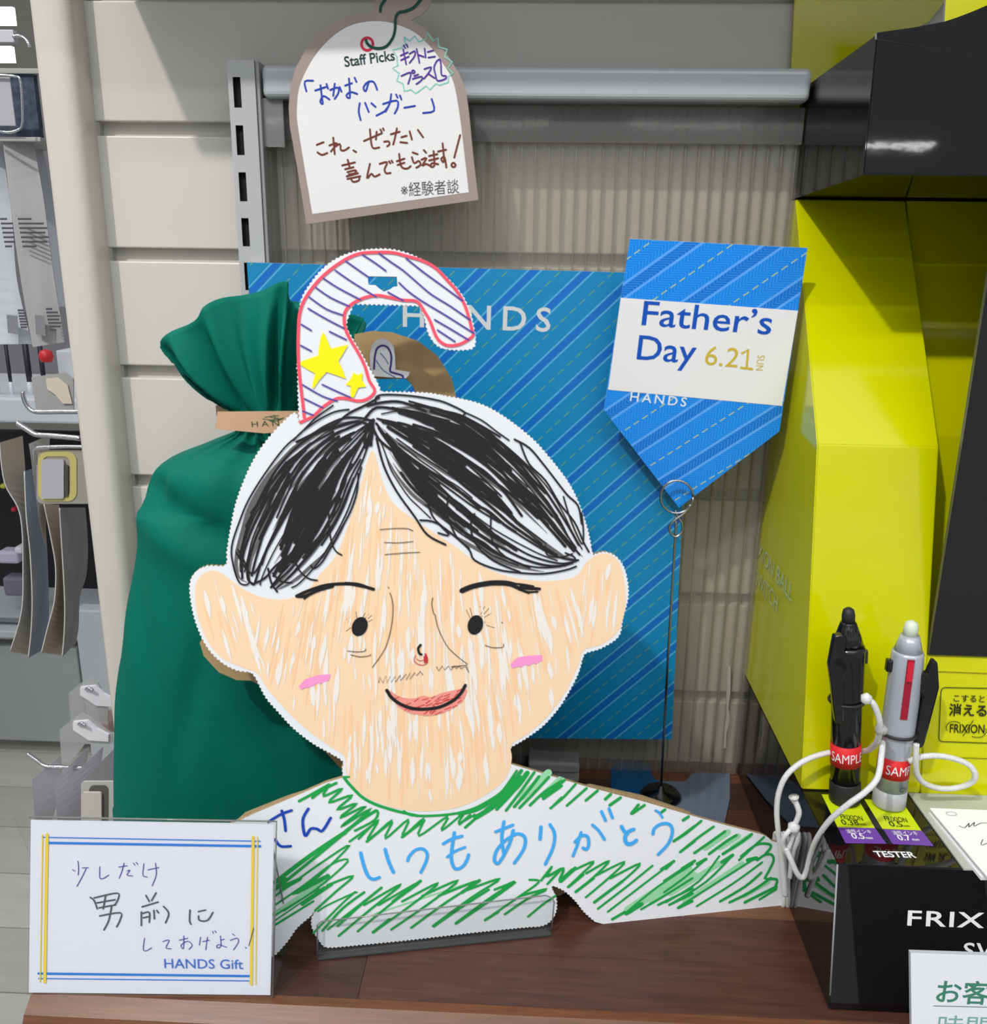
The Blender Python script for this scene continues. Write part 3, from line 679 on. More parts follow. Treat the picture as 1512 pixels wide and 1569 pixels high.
strokes('blue_writing', SPp, cc(*S1, [[(216, 610), (205, 545), (260, 540)], [(275, 605), (345, 582)], [(310, 570), (318, 640), (325, 695), (308, 678), (330, 642), (370, 665)], [(350, 562), (360, 592)], [(375, 602), (425, 585), (430, 620), (405, 660)], [(405, 560), (395, 640)], [(438, 582), (450, 612)],
    [(475, 572), (520, 556)], [(500, 525), (505, 600), (505, 655), (482, 640), (510, 615), (555, 628)], [(538, 520), (550, 547)], [(632, 545), (612, 610), (597, 585), (625, 550), (665, 548), (688, 600)],
    [(572, 690), (565, 745), (578, 802)], [(608, 688), (632, 748)], [(650, 690), (678, 715)], [(684, 772), (735, 745), (758, 718)], [(728, 695), (818, 672), (826, 715), (805, 758)], [(782, 630), (772, 690), (745, 745)], [(815, 632), (824, 652)], [(840, 638), (850, 664)], [(870, 720), (940, 708)], [(1052, 662), (1068, 740), (995, 755)]]), ink((38, 66, 172)), sp_c, LAY*2, 2.9, sm=3)
strokes('brown_writing', SPp, cc(*S1, [[(285, 968), (330, 950)], [(290, 1018), (320, 1035), (355, 1022)], [(395, 920), (405, 1030)], [(370, 972), (420, 955), (380, 1012)], [(400, 985), (440, 962), (445, 1000), (470, 1005), (500, 985)], [(530, 1005), (548, 1016)],
    [(600, 942), (720, 890)], [(640, 865), (648, 950), (662, 990), (702, 985)], [(685, 880), (680, 932)], [(710, 866), (718, 880)], [(727, 858), (733, 870)], [(735, 947), (765, 945), (770, 965), (755, 977)], [(780, 897), (838, 880)], [(820, 858), (805, 930), (795, 965)], [(850, 917), (885, 907)], [(843, 950), (888, 955)], [(905, 878), (920, 932)], [(960, 868), (995, 917)],
    [(455, 1105), (540, 1085)], [(492, 1068), (505, 1120)], [(475, 1130), (530, 1117)], [(490, 1150), (545, 1137), (540, 1157), (500, 1165)], [(485, 1178), (560, 1157)], [(490, 1195), (575, 1177)], [(515, 1198), (530, 1215), (565, 1205), (570, 1185)],
    [(640, 1095), (620, 1192), (650, 1160), (670, 1180), (705, 1165)], [(705, 1095), (755, 1083), (738, 1130), (748, 1157), (778, 1155)], [(768, 1078), (776, 1090)], [(784, 1073), (792, 1085)], [(835, 1028), (848, 1110), (885, 1127), (912, 1110)], [(820, 1077), (870, 1060)], [(825, 1102), (870, 1087)],
    [(925, 1018), (958, 1030)], [(920, 1050), (935, 1090), (965, 1075), (978, 1100), (950, 1120)], [(1000, 1003), (1015, 1020)], [(985, 1067), (1018, 1055), (988, 1108), (1015, 1095), (1050, 1112)], [(1035, 1042), (1090, 1030)], [(1035, 1072), (1095, 1057)], [(1065, 1010), (1070, 1105), (1045, 1112), (1055, 1090), (1095, 1097)],
    [(1095, 1012), (1148, 1000)], [(1125, 958), (1135, 1080), (1115, 1062), (1138, 1050), (1150, 1118)], [(1242, 903), (1203, 1052)], [(1198+14*math.cos(a), 1102+14*math.sin(a)) for a in (0, 1, 2, 3, 4, 5, 6.3)]]), ink((112, 56, 40)), sp_c, LAY*2, 2.9, sm=3)
lettering('grey_writing', '※経験者談', SPp, (420+850/4.359, 1308/4.359), (420+1236/4.359, 1283/4.359), ink((84, 84, 92)), sp_c, LAY*2, hfac=1.15)

# ------------------------------------------------------------------ small card on a wire holder
FDp = Plane(at(1040, 775, 0.760), (1, -0.035, -0.01), (0, -0.10, 1))
FDM = stripe_mat('blue_card_print', (0, 136, 240), ((0, 116, 218), 0.115), ((92, 170, 255), 0.125, 0.026), ((178, 200, 150), 0.0085, 0.012), math.radians(37.5), 0.0385, phase(FDp, 1060, 372, math.radians(37.5), 0.0385), 0.20, (0.0030, 0.50), bump=0.10)
fd = thing('wire_holder_card', 'blue striped pointed card with white band reading a date, clipped on a wire stand', 'card', FDp)
fdo = [(965, 366), (1237, 380), (1194, 661), (1040, 778), (925, 628)]
slab('board', [FDp.uv(*p) for p in fdo], 0.0012, [FDM, WHITE, WHITE], fd)
flat('white_band', [[FDp.uv(*p) for p in ((951, 456), (1222.5, 476), (1198, 622), (931.5, 597))]], mat('band_white', (238, 239, 240), 0.35), fd)
lettering('printed_hands', 'HANDS', FDp, (964.7, 614), (1050.7, 623), ink((226, 238, 246)), fd, LAY, spacing=1.32, height=capfit('', FDp, (964, 614), 0, 14.5), bold=0.01)
fdi = ink((20, 84, 190))
lettering('printed_lettering', "Father’s", FDp, (982.5, 497.5), (1180, 512.5), fdi, fd, LAY*2, bold=0.006, height=capfit('', FDp, (982, 498), 0, 39))
lettering('printed_lettering', 'Day', FDp, (975, 550), (1064, 557), fdi, fd, LAY*2, bold=0.006, height=capfit('', FDp, (974, 550), 0, 39))
gold = ink((210, 184, 62))
strokes('printed_date', FDp, [[(1137, 541), (1146, 535), (1143.6, 564)], [(1135, 563.3), (1152, 565.3)]], gold, fd, LAY*2, 3.6, sm=1)
lettering('printed_date', '6.2', FDp, (1078.5, 558.5), (1129, 563), gold, fd, LAY*2, height=capfit('', FDp, (1078, 558), 0, 31))
lettering('printed_date', 'SUN', FDp, (1160.5, 544), (1157.5, 567), gold, fd, LAY*2, spacing=1.1, height=0.0085)
# wire stand
ws = thing('wire_card_stand', 'steel wire stand with ringed top holding the blue pointed card', 'stand', loc=atz(1012, 1218, 0.004)); off = Vector(ws.location)
yb = off.y
wf = Plane(at(1035, 760, yb-0.006), (1, -0.035, -0.01), (0, -0.03, 1))
def wp(x, y, d=0.0): return wf.hit(x, y)-off+Vector((0, -d, 0))
ring = [wp(1036+25*math.cos(a), 760-25*math.sin(a), 0.0025) for a in [math.radians(d) for d in range(-60, 215, 18)]]
fig = [wp(1014, 775, .002), wp(1026, 784, .002)] 
stem_top = at(1035.4, 796, yb-0.006)-off
tube('wire_ring', [wp(1036+25*math.cos(math.radians(d)), 760-25*math.sin(math.radians(d)), 0.003) for d in range(0, 375, 15)], 0.00105, WIRE, ws, n=1, closed=False)
tube('wire_loop', [wp(1057, 772, .003), wp(1048, 784, .0035), wp(1030, 797, .004), wp(1024, 806, .004), wp(1028, 817, .004), wp(1036, 820, .004), wp(1044, 812, .003), wp(1044, 800, .003), wp(1036, 788, .002), wp(1035, 782, .001)], 0.00105, WIRE, ws, n=5)
tube('wire_stem', [wp(1035.3, 783), wp(1035.2, 810), wp(1023, 1010), Vector((0, 0, 0.004))], 0.0011, WIRE, ws, n=1)
lathe('round_base', [(0.018, -0.003), (0.0195, 0.0), (0.017, 0.003), (0.004, 0.0045), (0.0022, 0.010)], BLACKP, ws)
# grey flat metal plates with tabs lying on the table
TP = Plane((0, 0.505, 0.001), (1, 0, 0), (0, 1, 0))
mp_ = thing('metal_base_plate', 'glossy grey steel plate with two tabs lying flat behind the right arm', 'plate', TP)
STEEL = mat('plate_steel', (128, 138, 152), 0.08, metal=0.85, spec=0.7)
pts = [(935, 1250), (936, 1182), (944, 1166), (985, 1168), (996, 1176), (999, 1190), (1006, 1197), (1049, 1199), (1060, 1187), (1070, 1184), (1118, 1187), (1118, 1225), (1110, 1262), (1060, 1262)]
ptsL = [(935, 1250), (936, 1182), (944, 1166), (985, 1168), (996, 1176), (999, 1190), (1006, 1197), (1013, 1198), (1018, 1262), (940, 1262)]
ptsR = [(1013, 1198), (1049, 1199), (1060, 1187), (1070, 1184), (1118, 1187), (1118, 1225), (1110, 1262), (1018, 1262)]
slab('grey_tab_plate', [TP.uv(*p) for p in ptsR], 0.0009, [mat('plate_grey_gloss', (92, 102, 120), 0.1, spec=0.6)]*3, mp_, w=0.0011)
slab('blue_tab_plate', [TP.uv(*p) for p in ptsL], 0.0009, [mat('plate_blue_reflection', (0, 74, 122), 0.1, spec=0.5)]*3, mp_, w=0.0011)  # the blue board's reflection is painted into this half's colour

# ------------------------------------------------------------------ green gift bag
def bag_mat(name, c):
    m = mat(name, c, 0.68, spec=0.12, noise=0.04, nscale=200, bump=0.12, bscale=900); return m
GREEN = bag_mat('green_fabric', (0, 102, 86)); GREEN2 = bag_mat('green_fabric_inner', (4, 84, 72))
bg = thing('gift_bag', 'tall green fabric gift bag gathered at the neck behind the hand-drawn face', 'bag', loc=(at(412, 900, 0.70).x, 0.70, 0.0)); off = Vector(bg.location)
rowsb = [(645, 376, 0.020), (660, 362, 0.022), (676, 325, 0.034), (694, 278, 0.046), (710, 250, 0.054), (730, 238, 0.058), (760, 231, 0.060), (800, 228, 0.059), (850, 221, 0.058), (900, 213, 0.060), (960, 204, 0.062), (1010, 195, 0.062), (1060, 189, 0.061), (1120, 186, 0.060), (1190, 184, 0.058), (1240, 184, 0.056)]
prof = []
for py, px_, th in rowsb:
    p = at(px_, py, 0.70); prof.append(((off.x-p.x), th, p.z))
zb = prof[-1][2]; prof.append((prof[-1][0], 0.054, 0.02)); prof.append((prof[-1][0]*0.97, 0.048, 0.001))
pr = smoothpath(prof, 6); NA = 160; vs = []; fs = []
ztop = pr[0][2]
for i, (hw, th, z) in enumerate(pr):
    g = max(0, 1-(ztop-z)/0.12); f = max(0, 1-(ztop-z)/0.36)
    for k in range(NA):
        a = 2*math.pi*k/NA; ca, sa = math.cos(a), math.sin(a)
        ex = 0.72 if z < 0.30 else 0.9
        x = hw*math.copysign(abs(ca)**ex, ca); y = th*math.copysign(abs(sa)**ex, sa)
        if z < 0.30: x = max(-hw, min(hw, x))
        pl_ = (math.sin(a*13+0.6*math.sin(a*5))*0.0055*g*g + math.sin(a*7+z*11)*0.0035*f*f)
        tri = lambda q: 2/math.pi*math.asin(math.sin(q))
        big = (0.0042*abs(tri(9*x/0.12+z*16))*tri(z*13+x*9) + 0.0035*tri(z*31-x*26+1.2)*max(0, tri(x*22+z*7)))*min(1, z/0.1)
        crease = -0.010*math.exp(-((z-0.325+0.45*(x+0.10))/0.016)**2)*math.exp(-((x+0.07)/0.06)**2)
        crease += 0.006*math.exp(-((z-0.30+0.45*(x+0.10))/0.018)**2)*math.exp(-((x+0.07)/0.07)**2)
        crease += -0.005*math.exp(-((x+0.05-0.3*(z-0.15))/0.012)**2)*math.exp(-((z-0.16)/0.07)**2)
        d = pl_+big+(crease if sa > 0.2 or sa < -0.2 else 0)*1.0
        nx_, ny_ = ca, sa
        vs.append((x+nx_*d*0.4, y+(ny_*d), z))
NR = len(pr)
for i in range(NR-1):
    for k in range(NA):
        l = (k+1) % NA; fs.append((i*NA+k, (i+1)*NA+k, (i+1)*NA+l, i*NA+l))
fs.append(tuple(range(NA))[::-1]); fs.append(tuple((NR-1)*NA+k for k in range(NA))[::-1])
mesh('bag_body', vs, fs, GREEN, bg, smooth=True)
# fanned ruffle above the tie
def ruffle(name, top, neck, m, nu=16, bulge=0.010):
    T = smoothpath([at(x, y, d)-off for x, y, d in top], nu); n = len(T)
    Nn = smoothpath([at(x, y, d)-off for x, y, d in neck], 12); nn = len(Nn)
    vs = []; fs = []; R = 22
    for i in range(n):
        u = i/(n-1); q = u*(nn-1); j = min(int(q), nn-2); a = Nn[j].lerp(Nn[j+1], q-j)
        for r_ in range(R+1):
            t = r_/R; p = a.lerp(T[i], t)
            p.y += bulge*math.sin(math.pi*t)**0.8*(0.45*math.sin(u*34)+0.55*2/math.pi*math.asin(math.sin(u*34+0.8*math.sin(t*3))))*(0.8+0.7*math.sin(u*13)) - 0.006*math.sin(math.pi*t)
            p.x += 0.002*math.sin(u*40)*math.sin(math.pi*t)
            vs.append(p)
    for i in range(n-1):
        for r_ in range(R): b = i*(R+1)+r_; fs.append((b, b+R+1, b+R+2, b+1))
    o = mesh(name, vs, fs, m, bg, smooth=True)
    md = o.modifiers.new('thickness', 'SOLIDIFY'); md.thickness = 0.0012; return o
ruffle('ruffle', [(248, 538, 0.672), (246, 522, 0.668), (262, 508, 0.665), (298, 492, 0.662), (312, 470, 0.664), (338, 457, 0.672), (372, 452, 0.678), (402, 445, 0.674), (424, 434, 0.664), (441, 433, 0.658), (442, 452, 0.676), (450, 464, 0.690), (480, 466, 0.684), (515, 476, 0.676), (558, 488, 0.680)],
       [(366, 640, 0.686), (385, 638, 0.672), (410, 637, 0.664), (440, 637, 0.668), (462, 640, 0.686)], GREEN)
ruffle('ruffle', [(246, 530, 0.690), (262, 545, 0.705), (300, 520, 0.715), (350, 480, 0.718), (400, 470, 0.722), (450, 462, 0.724), (500, 475, 0.715), (558, 492, 0.700), (545, 520, 0.69)],
       [(366, 640, 0.692), (385, 638, 0.706), (412, 637, 0.712), (445, 637, 0.706), (462, 640, 0.692)], GREEN2)
BNp = Plane(at(400, 645, 0.655), (1, 0.0, 0), (0, 0, 1))
bn = slab('paper_band', [BNp.uv(*p) for p in ((333, 631), (458, 630), (500, 632), (498, 660), (455, 661), (405, 664), (329, 657))], 0.0012, [mat('kraft_paper', (200, 164, 132), 0.75, noise=0.04, nscale=90)]*3, None, frame=BNp)
bn.parent = bg; bn.matrix_parent_inverse = Matrix.Translation(-off)
bb2 = box('paper_band_back', (-0.044, 0.028, at(400, 658, .70).z), (0.044, 0.0292, at(400, 632, .70).z), mat('kraft_paper', (200, 164, 132)), bg)
lt = lettering('printed_lettering', 'HANDS', BNp, (386, 654), (457, 651), ink((60, 84, 60)), bn, LAY, spacing=1.5, height=0.0058)
strokes('printed_emblem', BNp, cc(170, 420, 4.129, [[(960, 915), (1000, 922), (1060, 918), (1095, 908)], [(975, 905), (1020, 898), (1060, 895)], [(1030, 890), (1040, 905), (1032, 925), (1010, 932), (1025, 935)], [(1000, 925), (1040, 930), (1085, 915)], [(1010, 905), (1060, 912)]]), ink((50, 96, 70)), bn, LAY, 1.0, sm=1)
# ------------------------------------------------------------------ the hand-drawn cardboard face
pA = atz(480, 1462, 0.0); pB = atz(1190, 1388, 0.0)
uu = (pB-pA).normalized(); up0 = Vector((0, 0, 1)); back = Vector((-uu.y, uu.x, 0))
LEAN = math.radians(7)
HP = Plane(pA, uu, up0*math.cos(LEAN)+back*math.sin(LEAN))
hd = thing('hanger_shaped_face_card', 'white cardboard cutout with marker-drawn smiling black-haired face, hook top and green-striped shoulders', 'cutout', HP)
S5 = (430, 360, 4.582); S56 = (560, 580, 3.6); S4 = (400, 860, 3.024); SC5 = (780, 1040, 2.967); S7 = (380, 1150, 3.6)
def U(S, pts): return cuv(HP, *S, pts)
def PX(pts): return [HP.uv(*p) for p in pts]
hook_out = U(S5, [(130, 1325), (120, 1100), (118, 950), (112, 930), (120, 850), (117, 700), (124, 580), (145, 450), (200, 350), (290, 240), (400, 160), (520, 115), (640, 98), (760, 98), (870, 120), (980, 165), (1100, 240), (1200, 330), (1280, 430), (1330, 540), (1355, 640), (1368, 740), (1355, 790), (1300, 808), (1180, 806), (1100, 780), (1050, 720), (1025, 660), (1010, 590), (985, 530), (962, 500)])
hook_in = U(S5, [(515, 487), (493, 535), (468, 600), (466, 650), (500, 720), (560, 820), (610, 910), (660, 1000), (690, 1060)])
crown = U(S5, [(705, 1100), (900, 1103), (1050, 1110), (1150, 1130)])+U(S56, [(420, 92), (520, 110), (620, 135), (700, 170), (780, 220), (860, 280), (940, 350), (1010, 430), (1075, 510), (1130, 590), (1170, 670), (1200, 750), (1225, 830), (1240, 900), (1252, 962)])
ear_r = U(S56, [(1262, 970), (1320, 956), (1380, 980), (1420, 1030), (1440, 1090), (1450, 1160), (1445, 1230), (1420, 1320)])+PX([(948, 975), (922, 993), (898, 1001)])
jaw_r = U(S4, [(1490, 450), (1470, 520), (1430, 600), (1380, 680), (1310, 760), (1230, 820), (1165, 858)])
neck_r = U(S4, [(1155, 868), (1155, 938), (1180, 947)])
sh_r = U(SC5, [(150, 430), (350, 490), (600, 555), (830, 622), (1000, 670), (1150, 708), (1178, 722), (1192, 738), (1235, 748), (1255, 790), (1270, 900), (1272, 1020), (1262, 1032)])
bot_r = U(SC5, [(1100, 1050), (900, 1068), (600, 1099), (432, 1116)])
arc_r = U(SC5, [(390, 1105), (340, 1060), (300, 1010), (250, 965), (200, 943)])
tab_ = U(SC5, [(192, 950), (210, 985), (217, 1020), (214, 1055), (196, 1095), (150, 1124)])+U(S7, [(1512, 978), (1200, 1010), (900, 1045), (600, 1075), (440, 1087), (400, 1060), (368, 1012), (350, 965), (352, 920), (372, 885)])
arc_l = U(S7, [(368, 885), (340, 918), (270, 980), (220, 1050), (150, 1128)])
left = PX([(408, 1470), (340, 1462), (262, 1440), (238, 1415), (236, 1345), (252, 1325), (300, 1292), (345, 1267), (395, 1244), (450, 1221), (500, 1199)])+U(S7, [(520, 150)])
neck_l = U(S4, [(380, 995), (376, 960), (378, 928)])
jaw_l = U(S4, [(330, 895), (240, 845), (150, 775), (80, 700), (20, 630)])+PX([(392, 1040)])
ear_l = PX([(384, 1030), (362, 1027), (338, 1014), (316, 990), (300, 955), (292, 920), (291, 893), (300, 876), (318, 867), (345, 866)])
side_l = PX([(347, 848), (352, 815), (360, 775), (372, 740), (388, 705), (408, 675), (432, 648), (452, 632)])
out = wavy([(hook_out, True), (hook_in, True), (crown, True), (ear_r, True), (jaw_r, True), (neck_r, False), (sh_r, False), (bot_r, False), (arc_r, True), (tab_, True), (arc_l, True), (left, False), (neck_l, True), (jaw_l, True), (ear_l, True), (side_l, True)])
win = U(S5, [(612, 290), (815, 293), (820, 360), (790, 365), (770, 380), (725, 398), (690, 375), (665, 352), (615, 350)])
CARDW = mat('face_card_white', (228, 231, 236), 0.42, spec=0.3, bump=0.02, bscale=60)
slab('card', out, 0.0036, [CARDW, KRAFTEDGE, KRAFT], hd, holes=[win])
# skin
skin = [(570, 690), (585, 735), (602, 770), (640, 800), (690, 832), (740, 868), (790, 886), (840, 890), (880, 884), (898, 862), (915, 850), (935, 850), (950, 866), (957, 900), (957, 935), (946, 968), (920, 988), (894, 996), (886, 1018), (866, 1060), (838, 1098), (806, 1126), (783, 1141), (784, 1162), (776, 1190), (750, 1214), (705, 1236), (655, 1243), (605, 1238), (562, 1222), (538, 1200), (530, 1180), (527, 1158), (500, 1140), (455, 1105), (412, 1058), (394, 1032), (370, 1022), (340, 1008), (318, 982), (302, 940), (299, 900), (310, 880), (330, 874), (350, 886), (372, 902), (405, 916), (440, 918), (470, 905), (490, 880), (515, 850), (535, 800), (552, 745)]
sk = smoothpath([(p[0], p[1], 0) for p in skin], 4, closed=True); skp = [(p[0], p[1]) for p in sk]
PEACH = ink((244, 212, 176)); PEACH2 = ink((246, 204, 162)); PALE = ink((236, 232, 226))
flat('skin_tone', [PX(skp)], PEACH, hd)
rg = random.Random(3); wl = []; dl = []
def dirn(x, y):
    if x < 395: return 0.30, 1
    if x > 885: return -0.10, 1
    dx, dy = x-570, y-480
    v = (dx*0.45-30 if y < 1000 else dx*0.28, dy); L = math.hypot(*v); return v[0]/L, v[1]/L
while len(wl) < 330:
    x, y = rg.uniform(292, 962), rg.uniform(700, 1240)
    if not inside((x, y), skp): continue
    L = rg.uniform(18, 95)*(0.6 if y > 1150 else 1); dx, dy = dirn(x, y); a = rg.uniform(-0.06, 0.06); dx, dy = dx-dy*a, dy+dx*a
    pts = [(x+dx*L*t+rg.uniform(-1, 1), y+dy*L*t) for t in (0, .33, .66, 1)]
    if not all(inside(p, skp) for p in pts): continue
    (wl if True else dl).append((pts, rg.choice([1.6, 2.4, 3.2, 4.2, 5.5, 7.5])))
strokes('pale_gaps', HP, wl, PALE, hd, LAY*2, sm=3, taper=0.35)
while len(dl) < 150:
    x, y = rg.uniform(292, 962), rg.uniform(690, 1240)
    if not inside((x, y), skp): continue
    L = rg.uniform(40, 120); dx, dy = dirn(x, y)
    pts = [(x+dx*L*t, y+dy*L*t) for t in (0, .5, 1)]
    if not all(inside(p, skp) for p in pts): continue
    dl.append((pts, rg.choice([2, 3, 4.5])))
strokes('skin_strokes', HP, dl, PEACH2, hd, LAY*1.5, sm=3, taper=0.2)
# hair: two lobes of marker scribble
HB = ink((34, 34, 37)); HG = ink((96, 96, 98))
def lobe(outer, inner, n, seed, wid, tr=(0.0, 1.0)):
    r = random.Random(seed); O = smoothpath([(x, y, 0) for x, y in outer], 8); I = smoothpath([(x, y, 0) for x, y in inner], 8); res = []
    def P(s, t):
        a = O[min(int(t*(len(O)-1)), len(O)-1)]; b = I[min(int(t*(len(I)-1)), len(I)-1)]; return a.lerp(b, s)
    for k in range(n):
        s = r.random(); t0 = r.uniform(tr[0], 0.45); t1 = min(tr[1], t0+r.uniform(0.3, 0.65)); ds = r.uniform(-0.10, 0.10); pts = []
        m = 7
        for i in range(m):
            t = t0+(t1-t0)*i/(m-1); p = P(max(0, min(1, s+ds*i/(m-1)+r.uniform(-0.012, 0.012))), t); pts.append((p.x+r.uniform(-.7, .7), p.y+r.uniform(-.7, .7)))
        res.append((pts, r.choice(wid)))
    return res
lo = [(568, 642), (520, 648), (470, 668), (428, 703), (396, 750), (372, 805), (360, 850), (364, 884), (382, 892)]
li = [(572, 650), (566, 690), (553, 730), (545, 765), (532, 805), (505, 845), (474, 876), (446, 895), (424, 906)]
ro = [(578, 634), (620, 616), (672, 618), (730, 640), (785, 685), (830, 735), (862, 785), (882, 825), (897, 852)]
ri = [(576, 655), (592, 705), (622, 755), (665, 798), (715, 836), (765, 864), (812, 878), (850, 876), (878, 862)]
hair = lobe(lo, li, 46, 21, [2.0, 2.8, 3.6, 4.2]) + lobe(ro, ri, 50, 22, [2.0, 2.8, 3.6, 4.2])
# denser bands seen in the photograph
hair += lobe([(560, 655), (520, 672), (480, 720), (450, 780), (430, 840), (415, 880)], [(552, 690), (530, 730), (505, 780), (475, 830), (450, 860), (425, 885)], 20, 5, [4, 5, 6], (0.05, 1))
hair += lobe([(590, 640), (640, 655), (700, 690), (760, 735), (800, 790), (815, 820)], [(590, 655), (640, 690), (690, 725), (745, 765), (785, 800), (810, 825)], 14, 6, [4, 5], (0.0, 1))
hair += lobe([(600, 625), (650, 635), (710, 655), (765, 700), (805, 750)], [(610, 632), (655, 650), (705, 680), (755, 722), (800, 770)], 13, 8, [4, 5], (0.0, 1))
hair += lobe([(585, 660), (610, 705), (650, 760), (700, 805), (760, 845)], [(598, 670), (625, 705), (665, 752), (712, 795), (765, 830)], 15, 9, [4, 5], (0.0, 1))
# outer contours, crown strokes and bottom curls, traced
H1 = (280, 580, 4.128); H2 = (560, 580, 3.6)
hair += cc(*H1, [([(950, 170), (840, 250), (740, 350), (640, 440), (520, 600), (420, 760), (360, 900), (310, 1060), (320, 1180), (360, 1290), (420, 1290), (400, 1180), (350, 1080)], 2.6), ([(1050, 195), (960, 210), (860, 260), (760, 330), (700, 390)], 2.6), ([(1200, 270), (1130, 250), (1020, 250), (900, 300), (820, 350), (720, 400)], 3.6), ([(1240, 120), (1150, 170), (1050, 220), (960, 290), (860, 330)], 3.6), ([(1190, 300), (1100, 270), (950, 310), (840, 350)], 3.6),
    ([(1110, 600), (1100, 720), (1060, 840), (1000, 950), (940, 1060), (880, 1160), (830, 1200), (810, 1180)], 2.6), ([(1130, 560), (1090, 700), (1030, 860), (940, 1030), (850, 1170), (740, 1290), (690, 1320)], 2.4), ([(920, 780), (930, 980), (960, 1080), (1005, 1115)], 2.4), ([(700, 1100), (730, 1200), (790, 1260), (850, 1275)], 2.6), ([(540, 1200), (560, 1290), (600, 1350), (570, 1310)], 3), ([(440, 1300), (520, 1260), (590, 1180), (700, 1100)], 3.4), ([(570, 1230), (620, 1280), (690, 1290)], 2.6), ([(340, 1100), (400, 1200), (450, 1230), (500, 1150)], 3),
    ([(1160, 320), (1150, 420), (1190, 400), (1205, 260)], 4), ([(1205, 260), (1190, 340), (1190, 420)], 4.5)])
hair += cc(*H2, [([(55, 130), (60, 100), (110, 88), (250, 95), (400, 120), (480, 150), (545, 185), (540, 200)], 2.8), ([(545, 185), (640, 230), (720, 290), (790, 340)], 2.2), ([(240, 125), (330, 150), (420, 175), (520, 200), (620, 250), (740, 320)], 3), ([(820, 335), (900, 380), (970, 460), (1040, 550), (1110, 640), (1170, 700), (1190, 800)], 2.8), ([(850, 350), (900, 470), (990, 560), (1070, 690), (1150, 790), (1200, 900), (1230, 955)], 2.8), ([(1090, 650), (1130, 780), (1190, 910), (1200, 850), (1190, 740)], 2.4),
    ([(60, 330), (100, 480), (170, 620), (270, 760), (340, 860), (440, 915)], 3.2), ([(300, 780), (400, 800), (560, 930), (600, 1000), (720, 1050), (850, 1070), (980, 1075), (1100, 1055), (1160, 1035)], 2.8), ([(690, 750), (700, 900), (800, 1000), (950, 1040), (1100, 1030), (1155, 990), (1100, 960)], 2.4), ([(600, 745), (580, 800), (600, 900), (700, 1000), (850, 1065)], 2.8), ([(455, 650), (450, 750), (500, 870), (570, 935)], 2.8), ([(325, 515), (330, 620), (370, 760), (460, 860), (400, 850)], 2.8), ([(990, 920), (1000, 970), (1070, 985), (1140, 965)], 2.2),
    ([(0, 215), (60, 160), (180, 170), (300, 190), (420, 230)], 4), ([(95, 240), (200, 270), (320, 300)], 4), ([(10, 150), (100, 130), (200, 130), (330, 180)], 4), ([(45, 230), (30, 300), (0, 380)], 4), ([(30, 240), (70, 330), (150, 400)], 4)])
strokes('drawn_hair_shading', HP, [(s[0], 5.0) for s in lobe(lo, li, 16, 31, [5])+lobe(ro, ri, 14, 32, [5])], HG, hd, LAY*3, sm=3, taper=0.3)
strokes('drawn_hair', HP, hair, HB, hd, LAY*4, sm=4)
# features
BK = ink((30, 30, 32)); THIN = ink((86, 74, 66))
strokes('drawn_eyebrow', HP, cc(*S4, [([(165, 160), (220, 135), (300, 110), (390, 103), (460, 112), (520, 128)], 5), ([(165, 160), (205, 160), (260, 135), (330, 115)], 5), ([(200, 172), (240, 145), (300, 120)], 3), ([(390, 98), (450, 103), (500, 120)], 3)]), BK, hd, LAY*4, sm=4)
strokes('drawn_eyebrow', HP, cc(*S4, [([(930, 135), (980, 115), (1060, 100), (1130, 100), (1170, 108)], 8), ([(1130, 100), (1200, 105), (1260, 115)], 3), ([(1160, 110), (1220, 125), (1290, 128)], 3.5), ([(1170, 118), (1230, 140), (1280, 140)], 3), ([(1190, 128), (1240, 147)], 2.5), ([(1200, 112), (1292, 125)], 2.5)]), BK, hd, LAY*4, sm=4)
def ell(cx_, cy2, a, b, ang, n=28): return [(cx_+a*math.cos(t)*math.cos(ang)-b*math.sin(t)*math.sin(ang), cy2+a*math.cos(t)*math.sin(ang)+b*math.sin(t)*math.cos(ang)) for t in [2*math.pi*k/n for k in range(n)]]
eL = flat('drawn_eye', [PX(ell(551, 959.5, 11.6, 15.2, 0.42))], BK, hd, LAY*4)
eR = flat('drawn_eye', [PX(ell(728, 957, 11.6, 15.2, 0.30))], BK, hd, LAY*4)
strokes('drawn_lashes', HP, cc(*S4, [[(415, 290), (395, 268)], [(422, 280), (408, 258)], [(430, 268), (418, 240)], [(443, 262), (440, 235)], [(458, 260), (462, 232)], [(470, 262), (482, 240)], [(480, 266), (498, 245)], [(490, 272), (512, 250)], [(493, 282), (516, 270)], [(420, 305), (393, 324)]]), THIN, eL, LAY, 1.0)
strokes('drawn_lashes', HP, cc(*S4, [[(968, 262), (950, 225)], [(978, 256), (968, 215)], [(988, 252), (984, 205)], [(998, 250), (998, 203)], [(1006, 250), (1014, 208)], [(1015, 252), (1035, 210)], [(1022, 256), (1055, 218)], [(1026, 265), (1066, 240)], [(1030, 272), (1045, 295), (1080, 308)]]), THIN, eR, LAY, 1.0)
